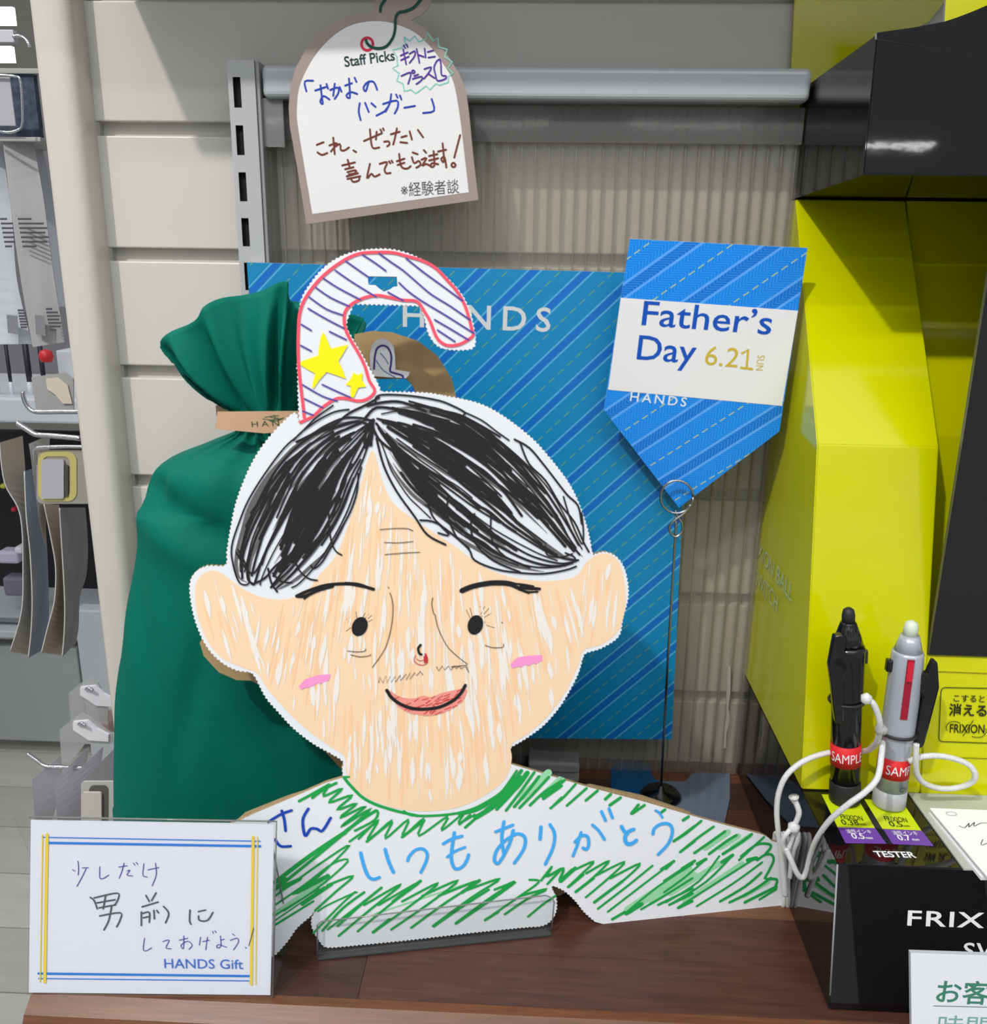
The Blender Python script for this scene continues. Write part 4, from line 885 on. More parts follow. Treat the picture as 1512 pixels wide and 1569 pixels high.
strokes('drawn_wrinkle', HP, cc(*S4, [[(400, 414), (440, 418), (478, 415), (484, 405)], [(414, 432), (460, 441), (500, 436), (508, 430)], [(1038, 388), (1070, 398), (1118, 397), (1122, 382)], [(597, 145), (610, 200), (605, 290), (575, 400), (515, 490)], [(795, 168), (790, 200), (800, 245)], [(805, 245), (820, 310), (860, 390), (910, 440), (955, 475)], [(1113, 281), (1118, 284)], [(588, 118), (592, 124)]])
        + cc(560, 580, 3.6, [[(80, 832), (160, 826), (225, 826), (260, 838)], [(104, 903), (180, 905), (262, 898)], [(106, 970), (200, 962), (298, 957)]]), THIN, hd, LAY*4, 1.15, sm=4, split=True)
zz = [(545, 560), (548, 535), (565, 562), (578, 528), (582, 562), (600, 530), (602, 560), (622, 530), (622, 558), (645, 525), (645, 552), (672, 520), (672, 548), (690, 515), (688, 545), (712, 515), (720, 528), (738, 508), (748, 525)]
zz2 = [(812, 488), (822, 506), (838, 484), (850, 502), (868, 483), (878, 502), (895, 482), (902, 496), (918, 484), (925, 496), (945, 486), (962, 515), (950, 480), (880, 488), (905, 484)]
strokes('drawn_moustache', HP, cc(*S4, [zz, zz2]), ink((60, 60, 62)), hd, LAY*4, 1.1, sm=1)
LIP = [(592, 598), (640, 625), (700, 635), (750, 622), (790, 628), (840, 608), (930, 590), (955, 600), (930, 650), (870, 690), (800, 712), (740, 712), (670, 695), (620, 655)]
flat('drawn_lips', [U(S4, [(p.x, p.y) for p in smoothpath([(a, b, 0) for a, b in LIP], 4, True)])], ink((236, 150, 138)), hd, LAY*3)
lips = []; rr = random.Random(9)
for k in range(120):
    x = rr.uniform(600, 950); y = rr.uniform(595, 712)
    p = [(x, y), (x+rr.uniform(14, 30), y-rr.uniform(6, 16))]
    if all(inside(q, LIP) for q in p): lips.append(p)
strokes('lip_strokes', HP, cc(*S4, lips), ink((206, 60, 60)), hd, LAY*3.5, 1.3, sm=1)
strokes('drawn_smile', HP, cc(*S4, [([(582, 596), (605, 630), (650, 662), (710, 681), (770, 682), (830, 672), (890, 642), (925, 608), (945, 573)], 5.0)]), BK, hd, LAY*5, sm=5)
strokes('drawn_nose', HP, cc(*S4, [([(738, 386), (727, 402), (732, 424), (742, 430)], 3.6)]), BK, hd, LAY*5, sm=4)
strokes('nose_tip', HP, cc(*S4, [([(715, 435), (708, 455), (720, 472), (745, 480), (768, 470), (770, 445), (758, 425)], 1.1), ([(720, 450), (735, 460), (755, 455)], 1.0), ([(762, 430), (765, 465)], 3), ([(755, 440), (757, 468)], 2)]), ink((196, 50, 56)), hd, LAY*4, sm=3)
flat('drawn_cheek', [U(S4, [(175, 578), (205, 545), (270, 525), (322, 522), (315, 550), (270, 568), (262, 562), (238, 580), (205, 585), (185, 594)])], ink((246, 152, 208)), hd, LAY*3)
flat('drawn_cheek', [U(S4, [(1153, 478), (1185, 445), (1240, 436), (1300, 433), (1302, 458), (1270, 476), (1262, 470), (1240, 482), (1225, 478), (1205, 492), (1190, 485), (1165, 496)])], ink((246, 152, 208)), hd, LAY*3)
# hook drawing
RED = ink((238, 84, 104)); PUR = ink((84, 72, 160)); YEL = ink((250, 234, 20))
strokes('hook_outline', HP, cc(*S5, [([(165, 1280), (155, 1180), (140, 1060), (128, 940), (122, 800), (124, 680), (132, 560), (165, 460), (240, 350), (330, 260), (450, 175), (560, 130), (690, 122), (790, 125), (880, 148), (990, 180), (1090, 235), (1180, 330), (1240, 400), (1290, 490), (1320, 580), (1340, 660), (1350, 705), (1300, 745), (1240, 772), (1170, 775), (1115, 745), (1080, 690), (1050, 610), (1010, 540), (955, 468), (860, 458), (760, 438), (680, 425), (590, 440), (500, 485), (450, 545), (450, 640), (480, 720), (540, 820), (590, 920), (620, 1020), (660, 1095), (610, 1150), (540, 1165), (460, 1148), (390, 1150), (300, 1205), (230, 1270), (140, 1315)], 4.6)]), RED, hd, LAY*3, sm=4)
strokes('hatching_line', HP, cc(*S5, [[(458, 185), (610, 292)], [(575, 140), (660, 195), (738, 252)], [(690, 130), (780, 195), (860, 250), (970, 345), (1060, 420), (1190, 500), (1330, 598)], [(880, 165), (1000, 260), (1130, 355), (1275, 462)], [(382, 248), (500, 330), (670, 435)], [(300, 305), (400, 370), (560, 455)], [(247, 370), (350, 440), (480, 500)], [(200, 436), (320, 520), (435, 562)], [(193, 516), (320, 590), (445, 655)], [(830, 335), (900, 400), (1000, 470), (1150, 560), (1355, 690)], [(752, 402), (860, 462)], [(1080, 595), (1200, 665), (1320, 738)], [(1100, 668), (1222, 748)], [(145, 628), (215, 670)], [(343, 678), (460, 735)], [(140, 775), (215, 815)], [(155, 1052), (290, 1130), (395, 1165)], [(292, 1050), (400, 1100), (490, 1140)], [(168, 1150), (295, 1212)], [(155, 1236), (230, 1265)]]), PUR, hd, LAY*4, 2.4, sm=3, split=True)
flat('yellow_star', [U(S5, [(300, 680), (325, 735), (352, 798), (475, 770), (440, 830), (405, 885), (435, 950), (458, 1010), (390, 985), (322, 962), (270, 1020), (230, 1078), (220, 1070), (242, 972), (190, 945), (138, 912), (140, 890), (200, 868), (262, 848), (280, 720)])], YEL, hd, LAY*4)
flat('yellow_star', [U(S5, [(510, 965), (540, 985), (575, 968), (570, 1020), (600, 1065), (545, 1072), (512, 1140), (490, 1140), (492, 1062), (455, 1050), (490, 1015)])], YEL, hd, LAY*4)
# shirt
GA = (440, 1170, 6.275); GB = (620, 1170, 5.604); GC = (840, 1180, 6.536); GD = (1020, 1230, 6.873)
GR = ink((30, 160, 74)); GRP = ink((150, 214, 168))
strokes('green_wash', HP, cc(*GD, [([(50, 950), (560, 640)], 9), ([(200, 1040), (800, 640)], 8), ([(420, 470), (650, 310)], 10), ([(570, 470), (760, 350)], 9), ([(700, 470), (880, 350)], 8), ([(820, 980), (1080, 830)], 7), ([(-150, 1040), (300, 760)], 10)])+cc(*GC, [([(800, 1400), (1400, 1000)], 14), ([(0, 210), (140, 100)], 9)])+cc(*GB, [([(1010, 280), (1230, 80)], 12), ([(1180, 270), (1330, 130)], 8)])+cc(*S7, [([(150, 900), (420, 720)], 9), ([(700, 900), (1250, 720)], 3)]), GRP, hd, LAY, sm=1, split=True)
gs = cc(*GA, [([(545, 130), (600, 200), (720, 320), (850, 390), (1000, 440), (1120, 470), (1255, 500)], 4.6), ([(545, 128), (595, 125)], 3.5), ([(115, 358), (250, 285), (400, 200)], 4.6), ([(245, 322), (360, 240), (470, 185)], 4.6)])
gs += cc(*GB, [([(-10, 408), (60, 440), (200, 447), (400, 432), (560, 395), (680, 340), (820, 250), (900, 150), (960, 60)], 4.0), ([(470, 430), (600, 400), (700, 350), (820, 270), (930, 150), (1000, 60)], 6), ([(610, 460), (740, 380), (850, 290), (960, 200), (1050, 80)], 8), ([(700, 400), (800, 330), (900, 240), (990, 120)], 8),
    ([(790, 390), (930, 240), (1040, 80)], 5), ([(870, 400), (1000, 230), (1110, 75)], 4.5), ([(940, 368), (1060, 230), (1150, 110)], 5), ([(985, 378), (1120, 240), (1235, 115)], 4.5), ([(1075, 355), (1200, 240), (1345, 150)], 4.5), ([(1190, 300), (1345, 190)], 4.5), ([(1255, 380), (1345, 290)], 4), ([(470, 520), (560, 440)], 4), ([(520, 545), (640, 440)], 4.5)])
gs += cc(*GC, [([(-60, 260), (30, 200), (160, 100)], 4.5), ([(20, 378), (140, 280), (270, 140)], 4), ([(185, 352), (290, 260), (380, 180)], 4.2), ([(375, 300), (490, 205)], 4.5), ([(570, 288), (622, 240)], 5), ([(615, 348), (720, 275)], 5), ([(830, 430), (900, 345)], 4.5), ([(840, 432), (960, 350)], 4.5), ([(1130, 420), (1165, 395)], 4.5), ([(1350, 498), (1400, 465)], 5), ([(1255, 708), (1340, 650), (1460, 560)], 4.5), ([(1325, 812), (1460, 710)], 4.5),
    ([(-30, 1060), (30, 970), (-10, 1060), (150, 980), (110, 1115), (265, 975)], 4.5), ([(125, 1105), (240, 1000)], 7), ([(200, 1165), (330, 1040), (455, 912), (230, 1010)], 3.8), ([(200, 1165), (345, 1045)], 5), ([(275, 1215), (440, 1080), (610, 905), (380, 1030)], 3.8), ([(275, 1215), (450, 1080)], 4.8), ([(375, 1270), (600, 1080), (765, 915), (480, 1050)], 3.6), ([(460, 1320), (740, 1110), (920, 932), (620, 1080)], 3.8), ([(460, 1320), (740, 1110)], 4.8), ([(495, 1385), (800, 1150), (1040, 955)], 3.6), ([(595, 1415), (900, 1180), (1255, 910)], 3.4), ([(1130, 990), (1255, 910)], 4.6),
    ([(640, 1490), (760, 1420)], 4.6), ([(780, 1430), (930, 1340)], 7), ([(780, 1420), (1100, 1160), (1440, 940)], 3.2), ([(930, 1390), (1200, 1230), (1440, 1080)], 3.6), ([(1100, 1345), (1440, 1180)], 4), ([(1210, 1345), (1440, 1235)], 4), ([(1300, 1378), (1440, 1310)], 4)])
gs += cc(*GD, [([(85, 400), (210, 320), (370, 190)], 4.2), ([(150, 515), (330, 370), (500, 250)], 4.2), ([(300, 525), (480, 400), (620, 300)], 4.5), ([(455, 535), (640, 400), (740, 340)], 4.5), ([(600, 535), (780, 420), (900, 330)], 4.8), ([(770, 600), (930, 450), (1030, 360)], 3.8), ([(790, 560), (950, 440), (1080, 432), (1100, 470), (1050, 530)], 4.0), ([(960, 600), (1040, 545), (1110, 545), (1132, 600), (1100, 680), (1040, 790)], 4.0), ([(0, 690), (80, 612)], 4.5),
    ([(-20, 820), (160, 700), (300, 610)], 3.6), ([(170, 690), (300, 610)], 5), ([(-20, 940), (200, 780), (420, 590)], 3.4), ([(330, 640), (420, 590)], 5), ([(0, 1045), (350, 820), (560, 560)], 3.2), ([(40, 1070), (420, 830), (700, 550)], 3.6), ([(590, 620), (700, 550)], 5.4), ([(125, 1100), (500, 860), (940, 580)], 3.4), ([(860, 600), (950, 580)], 6), ([(325, 1085), (700, 850), (1010, 625)], 3.4), ([(570, 1035), (830, 880), (1000, 735)], 4.2), ([(670, 1045), (900, 930), (1100, 790)], 4.2), ([(830, 1045), (1000, 960), (1160, 880)], 4.6), ([(985, 1015), (1160, 905)], 3.6), ([(1060, 800), (1165, 805), (1150, 880)], 4)])
gs += cc(*S7, [([(355, 260), (440, 195), (415, 250), (520, 208), (445, 285), (575, 245), (490, 325), (600, 290), (505, 370), (650, 305), (510, 420), (680, 318), (545, 440), (700, 330), (700, 380), (590, 440)], 4.0), ([(540, 440), (640, 370), (705, 330)], 5),
    ([(610, 485), (720, 380), (655, 500), (795, 382), (755, 485), (885, 378), (850, 475), (970, 372), (940, 470), (1100, 362), (1065, 440), (1185, 348), (1160, 400), (1250, 352)], 3.6), ([(655, 500), (790, 390)], 4.5), ([(850, 475), (970, 385)], 4.5), ([(150, 765), (330, 620), (560, 430)], 5.0), ([(150, 725), (340, 580), (535, 450)], 7), ([(150, 800), (400, 620), (560, 520), (380, 700), (250, 790)], 3.4), ([(560, 500), (700, 400)], 3.6), ([(150, 720), (210, 700), (150, 760), (300, 700), (180, 770)], 4.5), ([(150, 850), (310, 740), (470, 620), (550, 610), (380, 760), (200, 880)], 3.2), ([(270, 780), (440, 690)], 7), ([(150, 905), (390, 760)], 2.6), ([(150, 935), (420, 750)], 2.4), ([(300, 845), (460, 735)], 6), ([(150, 960), (360, 830)], 3.6), ([(370, 880), (480, 780), (580, 690), (440, 740)], 3.8), ([(385, 885), (440, 850), (570, 790), (600, 780)], 3),
    ([(360, 1005), (500, 860), (590, 778)], 3.4), ([(410, 992), (520, 870), (640, 780)], 4.2), ([(440, 985), (735, 755)], 3.4), ([(495, 965), (620, 850), (735, 755)], 4.4), ([(500, 1020), (680, 870), (845, 735), (640, 850)], 3.8), ([(605, 995), (780, 850), (950, 720), (720, 850)], 3.8), ([(800, 830), (950, 718)], 5), ([(690, 1000), (900, 850), (1050, 728), (850, 830)], 3.8), ([(690, 1000), (780, 930)], 5), ([(790, 985), (1000, 840), (1160, 714), (960, 800)], 3.8), ([(900, 975), (1100, 830), (1275, 715), (1050, 800)], 4), ([(1180, 780), (1275, 715)], 5.4), ([(1020, 965), (1230, 810), (1390, 705), (1200, 770)], 3.8), ([(1145, 950), (1350, 800), (1470, 725), (1360, 765)], 4)])
gs += cc(*GB, [([(440, 1370), (720, 1180), (950, 1012), (830, 1060)], 4.2), ([(690, 1340), (950, 1160), (1150, 1015), (1070, 995)], 3.6), ([(690, 1340), (800, 1270)], 4.6), ([(860, 1290), (1050, 1160), (1220, 1075), (1000, 1130)], 4), ([(1060, 1310), (1180, 1210), (1290, 1135)], 3.8), ([(250, 1395), (500, 1220), (720, 1080)], 4), ([(1170, 1000), (1260, 885)], 4), ([(1225, 1030), (1345, 900)], 4)])
strokes('green_stripes', HP, gs, GR, hd, LAY*2, sm=4)
CY = ink((66, 170, 240))
strokes('blue_lettering', HP, cc(*GA, [([(705, 855), (740, 990), (780, 1080), (830, 1108), (885, 1090)], 5.4), ([(940, 820), (975, 940), (1020, 1040)], 5.4)])
        + cc(*GB, [([(25, 830), (40, 790), (90, 740), (150, 728), (190, 765), (185, 830), (138, 930)], 5), ([(425, 590), (405, 720), (400, 820), (430, 898), (490, 885), (530, 830), (547, 780)], 5.2), ([(330, 685), (400, 645), (490, 620)], 5), ([(365, 798), (430, 750), (515, 715)], 4.5), ([(780, 582), (925, 525)], 5), ([(850, 495), (832, 640), (850, 770)], 5), ([(930, 570), (900, 680), (840, 800), (795, 855), (768, 820), (790, 740), (860, 660), (960, 600), (1030, 632), (1020, 730), (940, 850)], 5.2), ([(1168, 540), (1160, 645)], 5.2), ([(1245, 520), (1285, 600), (1270, 720), (1205, 860)], 5)])
        + cc(*GC, [([(265, 715), (330, 655), (390, 662), (402, 740), (380, 790), (345, 775)], 5), ([(325, 620), (290, 740), (245, 855)], 4.6), ([(440, 545), (500, 600), (560, 690)], 4.6), ([(530, 410), (570, 500)], 4.8), ([(605, 380), (640, 475)], 4.6), ([(730, 560), (755, 605), (790, 635)], 5.6), ([(850, 590), (790, 620), (765, 680), (790, 735), (840, 728), (878, 700)], 6), ([(1070, 400), (1105, 420), (1140, 470)], 3.6), ([(1045, 635), (1060, 580), (1130, 535), (1210, 540), (1240, 610), (1200, 730), (1098, 840)], 5)]), CY, hd, LAY*3, sm=5)
strokes('dark_blue_lettering', HP, cc(*S7, [([(118, 388), (180, 350), (240, 328)], 4.4), ([(186, 330), (200, 380), (207, 440)], 4.4), ([(148, 488), (180, 525), (235, 525)], 4.4), ([(332, 320), (302, 380), (315, 468), (345, 430), (380, 430), (410, 440), (455, 370)], 4.6)]), ink((26, 70, 176)), hd, LAY*3, sm=5)

# ------------------------------------------------------------------ kraft cutout standing behind it
KP = Plane(HP.o + back*0.036 + Vector((0, 0, 0)), uu, up0*math.cos(math.radians(9))+back*math.sin(math.radians(9)))
kc = thing('kraft_cutout', 'plain brown cardboard cutout standing just behind the hand-drawn white one', 'cutout', KP)
ko = [(543, 512), (570, 507), (600, 509), (640, 522), (670, 545), (692, 580), (702, 622), (760, 690), (830, 800), (850, 950), (800, 1090), (770, 1160), (790, 1188), (850, 1204), (893, 1207), (905, 1204), (985, 1221), (1058, 1246), (1058, 1262), (1040, 1300), (900, 1352), (845, 1378), (700, 1392), (500, 1392), (470, 1370), (440, 1330), (372, 1300), (362, 1260), (375, 1248), (440, 1222), (535, 1192), (480, 1132), (424, 1064), (385, 1043), (362, 1042), (335, 1030), (312, 1005), (306, 985), (330, 940), (400, 800), (470, 690), (520, 630), (560, 600), (540, 560)]
kh = [(566, 581), (622, 580), (632, 590), (641, 612), (600, 630), (562, 600)]
slab('card', [KP.uv(*p) for p in ko], 0.004, [KRAFT, KRAFTEDGE, KRAFT], kc, holes=[[KP.uv(*p) for p in kh]])
fl = []
for i in range(56):
    t = i/55; fl.append((905+153*t, 1204.5+42*t+ (3.0 if i % 2 else -0.5)-6*t*(1-t)))
strokes('corrugation', KP, [fl], mat('flute_pale', (212, 196, 162), 0.8), kc, LAY*2, 1.0, sm=1)
# folded white flap showing a drawn thumb shape
FPn = Plane(KP.o-back*0.010, KP.u, KP.v)
fo = thing('folded_flap', 'small folded white flap with a purple thumb outline in front of the brown cutout', 'flap', FPn)
slab('flap', [FPn.uv(430+x/4.582, 360+y/4.582) for x, y in ((628, 930), (625, 840), (640, 770), (680, 732), (720, 725), (765, 745), (795, 790), (803, 860), (805, 945), (905, 962), (900, 985), (880, 1005), (770, 1000), (660, 992), (645, 975))], 0.004, [mat('flap_white', (226, 229, 234), 0.5), KRAFTEDGE, KRAFT], fo)
strokes('thumb_outline', FPn, cc(*S5, [([(655, 940), (660, 860), (675, 800), (710, 777), (750, 790), (775, 840), (775, 900), (768, 955), (800, 970), (850, 985), (860, 1003)], 3.0)]), ink((66, 50, 130)), fo, LAY, sm=4)
strokes('blue_hatching', FPn, cc(*S5, [([(700, 830), (735, 870), (755, 905)], 1.4), ([(670, 880), (710, 940), (750, 970), (800, 998)], 1.4)]), ink((80, 120, 180)), fo, LAY, sm=3)

# ------------------------------------------------------------------ clear holder of the face card
hl = thing('acrylic_lip_stand', 'clear acrylic stand with a front lip holding up the hand-drawn face', 'stand', Plane(pA, uu, up0))
def hx(x, y, D=None):
    P_ = Plane(pA-back*0.006, uu, up0); return P_.uv(x, y)
lipP = Plane(pA-back*0.006, uu, up0*math.cos(LEAN)+back*math.sin(LEAN)); 
def loc_(pl, x, y):
    q = pl.hit(x, y)-pA; return (q.dot(uu), q.z, -q.dot(back))
lf = [loc_(lipP, *p) for p in ((486, 1462), (486, 1418), (492, 1412), (836, 1372), (846, 1376), (849, 1382), (845, 1424))]
L0, L1 = lf[0][0], lf[-1][0]
rim = [(q[0], q[1], q[2]) for q in lf]
# lip as a thin clear plate: front and back copies
vs = [Vector(q) for q in lf]+[Vector(q)+Vector((0, 0, -0.0016)) for q in lf]; n = len(lf)
mesh('front_lip', vs, [tuple(range(n)), tuple(range(2*n-1, n-1, -1))]+[(i, n+i, n+(i+1) % n, (i+1) % n) for i in range(n)], ACRYL, hl)
tube('lip_edge', rim, 0.00055, ACREDGE, hl, seg=6, n=1)
box('bottom_plate', (L0, 0.0002, -0.055), (L1, 0.0018, 0.0075), glassy('acrylic_base', (150, 156, 162), 0.85, 0.04, 0.05), hl, 0.0004)
b0 = loc_(KP, 525, 1160); b1 = loc_(KP, 803, 1150)
box('back_plate', (L0+0.01, 0.0018, -0.0300), (L1-0.02, 0.088, -0.0284), ACRYL, hl, 0.0005)

# ------------------------------------------------------------------ small acrylic sign at the front left
sgA = atz(42, 1523, 0.0005); sgB = atz(418, 1527, 0.0005); su = (sgB-sgA).normalized(); sb = Vector((-su.y, su.x, 0))
SG = Plane(sgA, su, up0*math.cos(math.radians(6))+sb*math.sin(math.radians(6)))
sg = thing('acrylic_sign_stand', 'clear acrylic stand at the front left table corner showing a handwritten card', 'stand', SG)
q0, q1, q2, q3 = SG.uv(42, 1523), SG.uv(418, 1527), SG.uv(424, 1258), SG.uv(46, 1251)
slab('clear_sleeve', [q0, q1, q2, q3], 0.0012, [glassy('sleeve_clear', (254, 254, 255), 0.995, 0.02)]*3, sg, w=0.0014)
slab('paper_card', [SG.uv(44, 1521), SG.uv(414, 1525), SG.uv(420, 1263), SG.uv(47, 1257)], 0.0008, [mat('sign_paper', (232, 235, 243), 0.5)]*3, sg, w=-0.0002)
tube('sleeve_edge', [(*q3, 0.0006), (*q2, 0.0006), (*q1, 0.0006)], 0.0007, ACREDGE, sg, seg=6, n=1)
mt = SG.mat().inverted()
lg = [mt @ (sgB+sb*0.055+Vector((0, 0, .0002))), mt @ (sgA+sb*0.055+Vector((0, 0, .0002))), mt @ (sgA+sb*0.001+Vector((0, 0, .0002))), mt @ (sgB+sb*0.001+Vector((0, 0, .0002)))]
up_ = (mt.to_3x3() @ Vector((0, 0, 1)))*0.0014
mesh('foot_plate', lg+[p+up_ for p in lg], [(0, 1, 2, 3), (7, 6, 5, 4), (0, 4, 5, 1), (1, 5, 6, 2), (2, 6, 7, 3), (3, 7, 4, 0)], ACRYL, sg)
lg2 = [mt @ (sgB+sb*0.055+Vector((0, 0, .0015))), mt @ (sgB+sb*0.0155+Vector((0, 0, .130)))]
def acpl(name, a, b, c, d, th):
    a, b, c, d = [Vector(x) for x in (a, b, c, d)]; n_ = (b-a).cross(d-a).normalized()*th
    return mesh(name, [a, b, c, d, a+n_, b+n_, c+n_, d+n_], [(3, 2, 1, 0), (4, 5, 6, 7), (0, 1, 5, 4), (1, 2, 6, 5), (2, 3, 7, 6), (3, 0, 4, 7)], ACRYL, sg)
acpl('rear_leg', lg2[0], mt @ (sgA+sb*0.055+Vector((0, 0, .0015))), mt @ (sgA+sb*0.0155+Vector((0, 0, .130))), lg2[1], 0.0012)
tube('leg_edge', lg2, 0.0006, ACREDGE, sg, seg=6, n=1)
S6 = (0, 1200, 3.287)
bl = ink((44, 124, 214)); ye = ink((232, 206, 66))
strokes('printed_frame_blue', SG, cc(*S6, [([(212, 272), (1310, 292)], 1.8), ([(245, 300), (1310, 317)], 4.0), ([(195, 958), (1262, 971)], 4.0), ([(195, 983), (1262, 995)], 1.8)]), bl, sg, LAY, sm=1)
strokes('printed_frame_yellow', SG, cc(*S6, [([(215, 258), (203, 1000)], 1.6), ([(238, 258), (226, 1000)], 4.6), ([(1275, 270), (1265, 1012)], 4.2), ([(1297, 270), (1288, 1012)], 1.6)]), ye, sg, LAY*2, sm=1)
strokes('violet_writing', SG, cc(*S6, [[(393, 392), (396, 430), (394, 462)], [(366, 436), (378, 442)], [(415, 426), (446, 425)], [(434, 430), (412, 475), (388, 518)], [(503, 420), (503, 475), (520, 479), (548, 462)], [(598, 422), (640, 415)], [(625, 402), (612, 450), (600, 478)], [(640, 442), (655, 438), (640, 462), (668, 466)], [(672, 402), (680, 412)], [(686, 398), (694, 408)], [(725, 405), (720, 462), (742, 472)], [(745, 436), (800, 424)], [(783, 402), (787, 460), (766, 516)],
    [(728, 780), (722, 836), (738, 843), (764, 828)], [(820, 797), (852, 790), (836, 828), (862, 833)], [(903, 790), (946, 780)], [(926, 768), (924, 832), (912, 815), (945, 795), (968, 815), (952, 836)], [(1010, 775), (1004, 815)], [(1020, 797), (1055, 790)], [(1045, 775), (1036, 838)], [(1070, 745), (1075, 756)], [(1082, 742), (1088, 751)], [(1110, 768), (1112, 820), (1092, 828), (1100, 812), (1142, 826)], [(1112, 790), (1130, 785)], [(1170, 758), (1182, 766)], [(1160, 790), (1195, 780), (1200, 802), (1176, 838)], [(1236, 825), (1240, 831)]]), ink((70, 64, 160)), sg, LAY, 1.35, sm=4)
strokes('grey_writing', SG, cc(*S6, [[(455, 575), (474, 590), (490, 632)], [(475, 577), (590, 553), (594, 585), (578, 612)], [(532, 566), (520, 632)], [(490, 602), (580, 586)], [(500, 627), (582, 612)], [(502, 668), (606, 652), (604, 690), (588, 722)], [(562, 620), (548, 690), (524, 738)], [(735, 565), (752, 595)], [(786, 552), (764, 590)], [(716, 622), (796, 598)], [(712, 648), (712, 716)], [(720, 655), (752, 650), (752, 700)], [(722, 677), (746, 672)], [(775, 640), (778, 682)], [(790, 640), (798, 652)], [(824, 620), (850, 655), (834, 702)], [(957, 638), (955, 690), (962, 710)], [(1000, 646), (1035, 638)], [(1000, 668), (1005, 690), (1045, 690), (1072, 650)]]), ink((84, 88, 92)), sg, LAY, 2.6, sm=4)
strokes('black_stroke', SG, cc(*S6, [[(1278, 728), (1266, 775), (1254, 816)]]), ink((40, 40, 44)), sg, LAY*3, 1.2)
lettering('printed_lettering', 'HANDS Gift', SG, (828/3.287, 1200+930/3.287), (1225/3.287, 1200+935/3.287), bl, sg, LAY, bold=0.008, height=capfit('', SG, (252, 1483), 0, 15))
# ------------------------------------------------------------------ yellow and black pen display
X0 = 0.2151
def prism(name, prof, x0, x1, m, parent, off, bev=0.0):
    """side profile in (y,z) drawn out along x"""
    bm = bmesh.new(); A = [bm.verts.new((x0-off.x, y-off.y, z-off.z)) for y, z in prof]; B = [bm.verts.new((x1-off.x, y-off.y, z-off.z)) for y, z in prof]; n = len(prof)
    bm.faces.new(A); bm.faces.new(B[::-1])
    for i in range(n): bm.faces.new((A[i], B[i], B[(i+1) % n], A[(i+1) % n]))
    if bev: bmesh.ops.bevel(bm, geom=bm.edges[:], offset=bev, segments=2, affect='EDGES')
    return bm_obj(name, bm, m, parent)
def x_at(px, py, D): return at(px, py, D).x
xr = (x_at(1438, 686, 0.6768)+x_at(1386, 301, 0.8046)+x_at(1425, 950, 0.650))/3
xt_top = x_at(1386, 301, 0.8046); xt_mid = x_at(1438, 686, 0.6768)
YD = thing('pen_display_stand', 'glossy yellow and black folded cardboard display stand along the right side', 'display', loc=(X0, 0.62, 0.0)); off = Vector(YD.location)
ZB = 0.1045
PROF = [(0.6199, ZB), (0.6768, 0.3631), (0.8046, 0.5434), (0.8265, 0.5434), (0.8265, ZB)]
prism('yellow_tower', PROF, X0, xt_mid, YELLOWG, YD, off, 0.0009)
# recessed yellow panel beyond the tower, lower front face and dark screen panel
rec = [(y+0.045, z) for y, z in [(0.6199, ZB), (0.6768, 0.3631), (0.760, 0.5434)]]
prism('recessed_panel', rec+[(0.8265, 0.5434), (0.8265, ZB)], xt_mid+0.0015, 0.62, YELLOWG, YD, off)
zs_ = None
FPl = Plane((X0, 0.6199, ZB), (1, 0, 0), (0, 0.0569, 0.2586))
c1 = FPl.hit(1423, 1004)
yl = [(0.6199, ZB), (c1.y, c1.z), (c1.y+0.03, c1.z), (0.66, ZB)]
prism('lower_front_panel', yl, xt_mid+0.0004, 0.62, YELLOWG, YD, off, 0.0006)
DSP = yplane(c1.y-0.002)
dq = [DSP.uv(1423, 1003), DSP.uv(1512, 440), DSP.uv(1540, 270)]
xs_ = [p for p in dq]
dsp = slab('dark_screen_panel', [xs_[0], (0.62, xs_[0][1]), (0.62, xs_[2][1]), xs_[2], xs_[1]], 0.004, [mat('screen_dark', (22, 20, 24), 0.12, spec=0.6), mat('screen_edge', (70, 70, 74), 0.3), BLACKG], None, frame=DSP)
dsp.parent = YD; dsp.matrix_parent_inverse = Matrix.Translation(-off)
# black band (header) with its left wall, underside and face
prism('black_band', [(0.6467, 0.551), (0.6525, 0.6362), (0.8265, 0.6300), (0.8265, 0.5440)], X0, 0.62, BLACKG, YD, off, 0.0008)
BF = yplane(0.6515)
bf = slab('band_face', [BF.uv(*p) for p in ((1343, 60), (1343, 50), (1400, 42), (1447, 33), (1480, 22), (1512, 8), (1640, -60), (1640, 110))], 0.003, [BLACKG, mat('paper_edge', (170, 172, 168), 0.6), BLACKG], None, frame=BF)
bf.parent = YD; bf.matrix_parent_inverse = Matrix.Translation(-off)
YB = yplane(0.822)
yb_ = slab('yellow_header_board', [YB.uv(*p) for p in ((1206, 200), (1210, 150), (1222, -90), (1490, -90), (1458, -10), (1440, 12), (1424, 32), (1402, 46), (1395, 120), (1300, 160))], 0.003, [YELLOWG]*3, None, frame=YB)
yb_.parent = YD; yb_.matrix_parent_inverse = Matrix.Translation(-off)
YB2 = yplane(0.70)
y2 = slab('yellow_header_wing', [YB2.uv(*p) for p in ((1447, 34), (1452, -60), (1640, -60), (1640, 20), (1512, 9))], 0.003, [YELLOWG, mat('paper_edge', (170, 172, 168)), YELLOWG], None, frame=YB2)
y2.parent = YD; y2.matrix_parent_inverse = Matrix.Translation(-off)
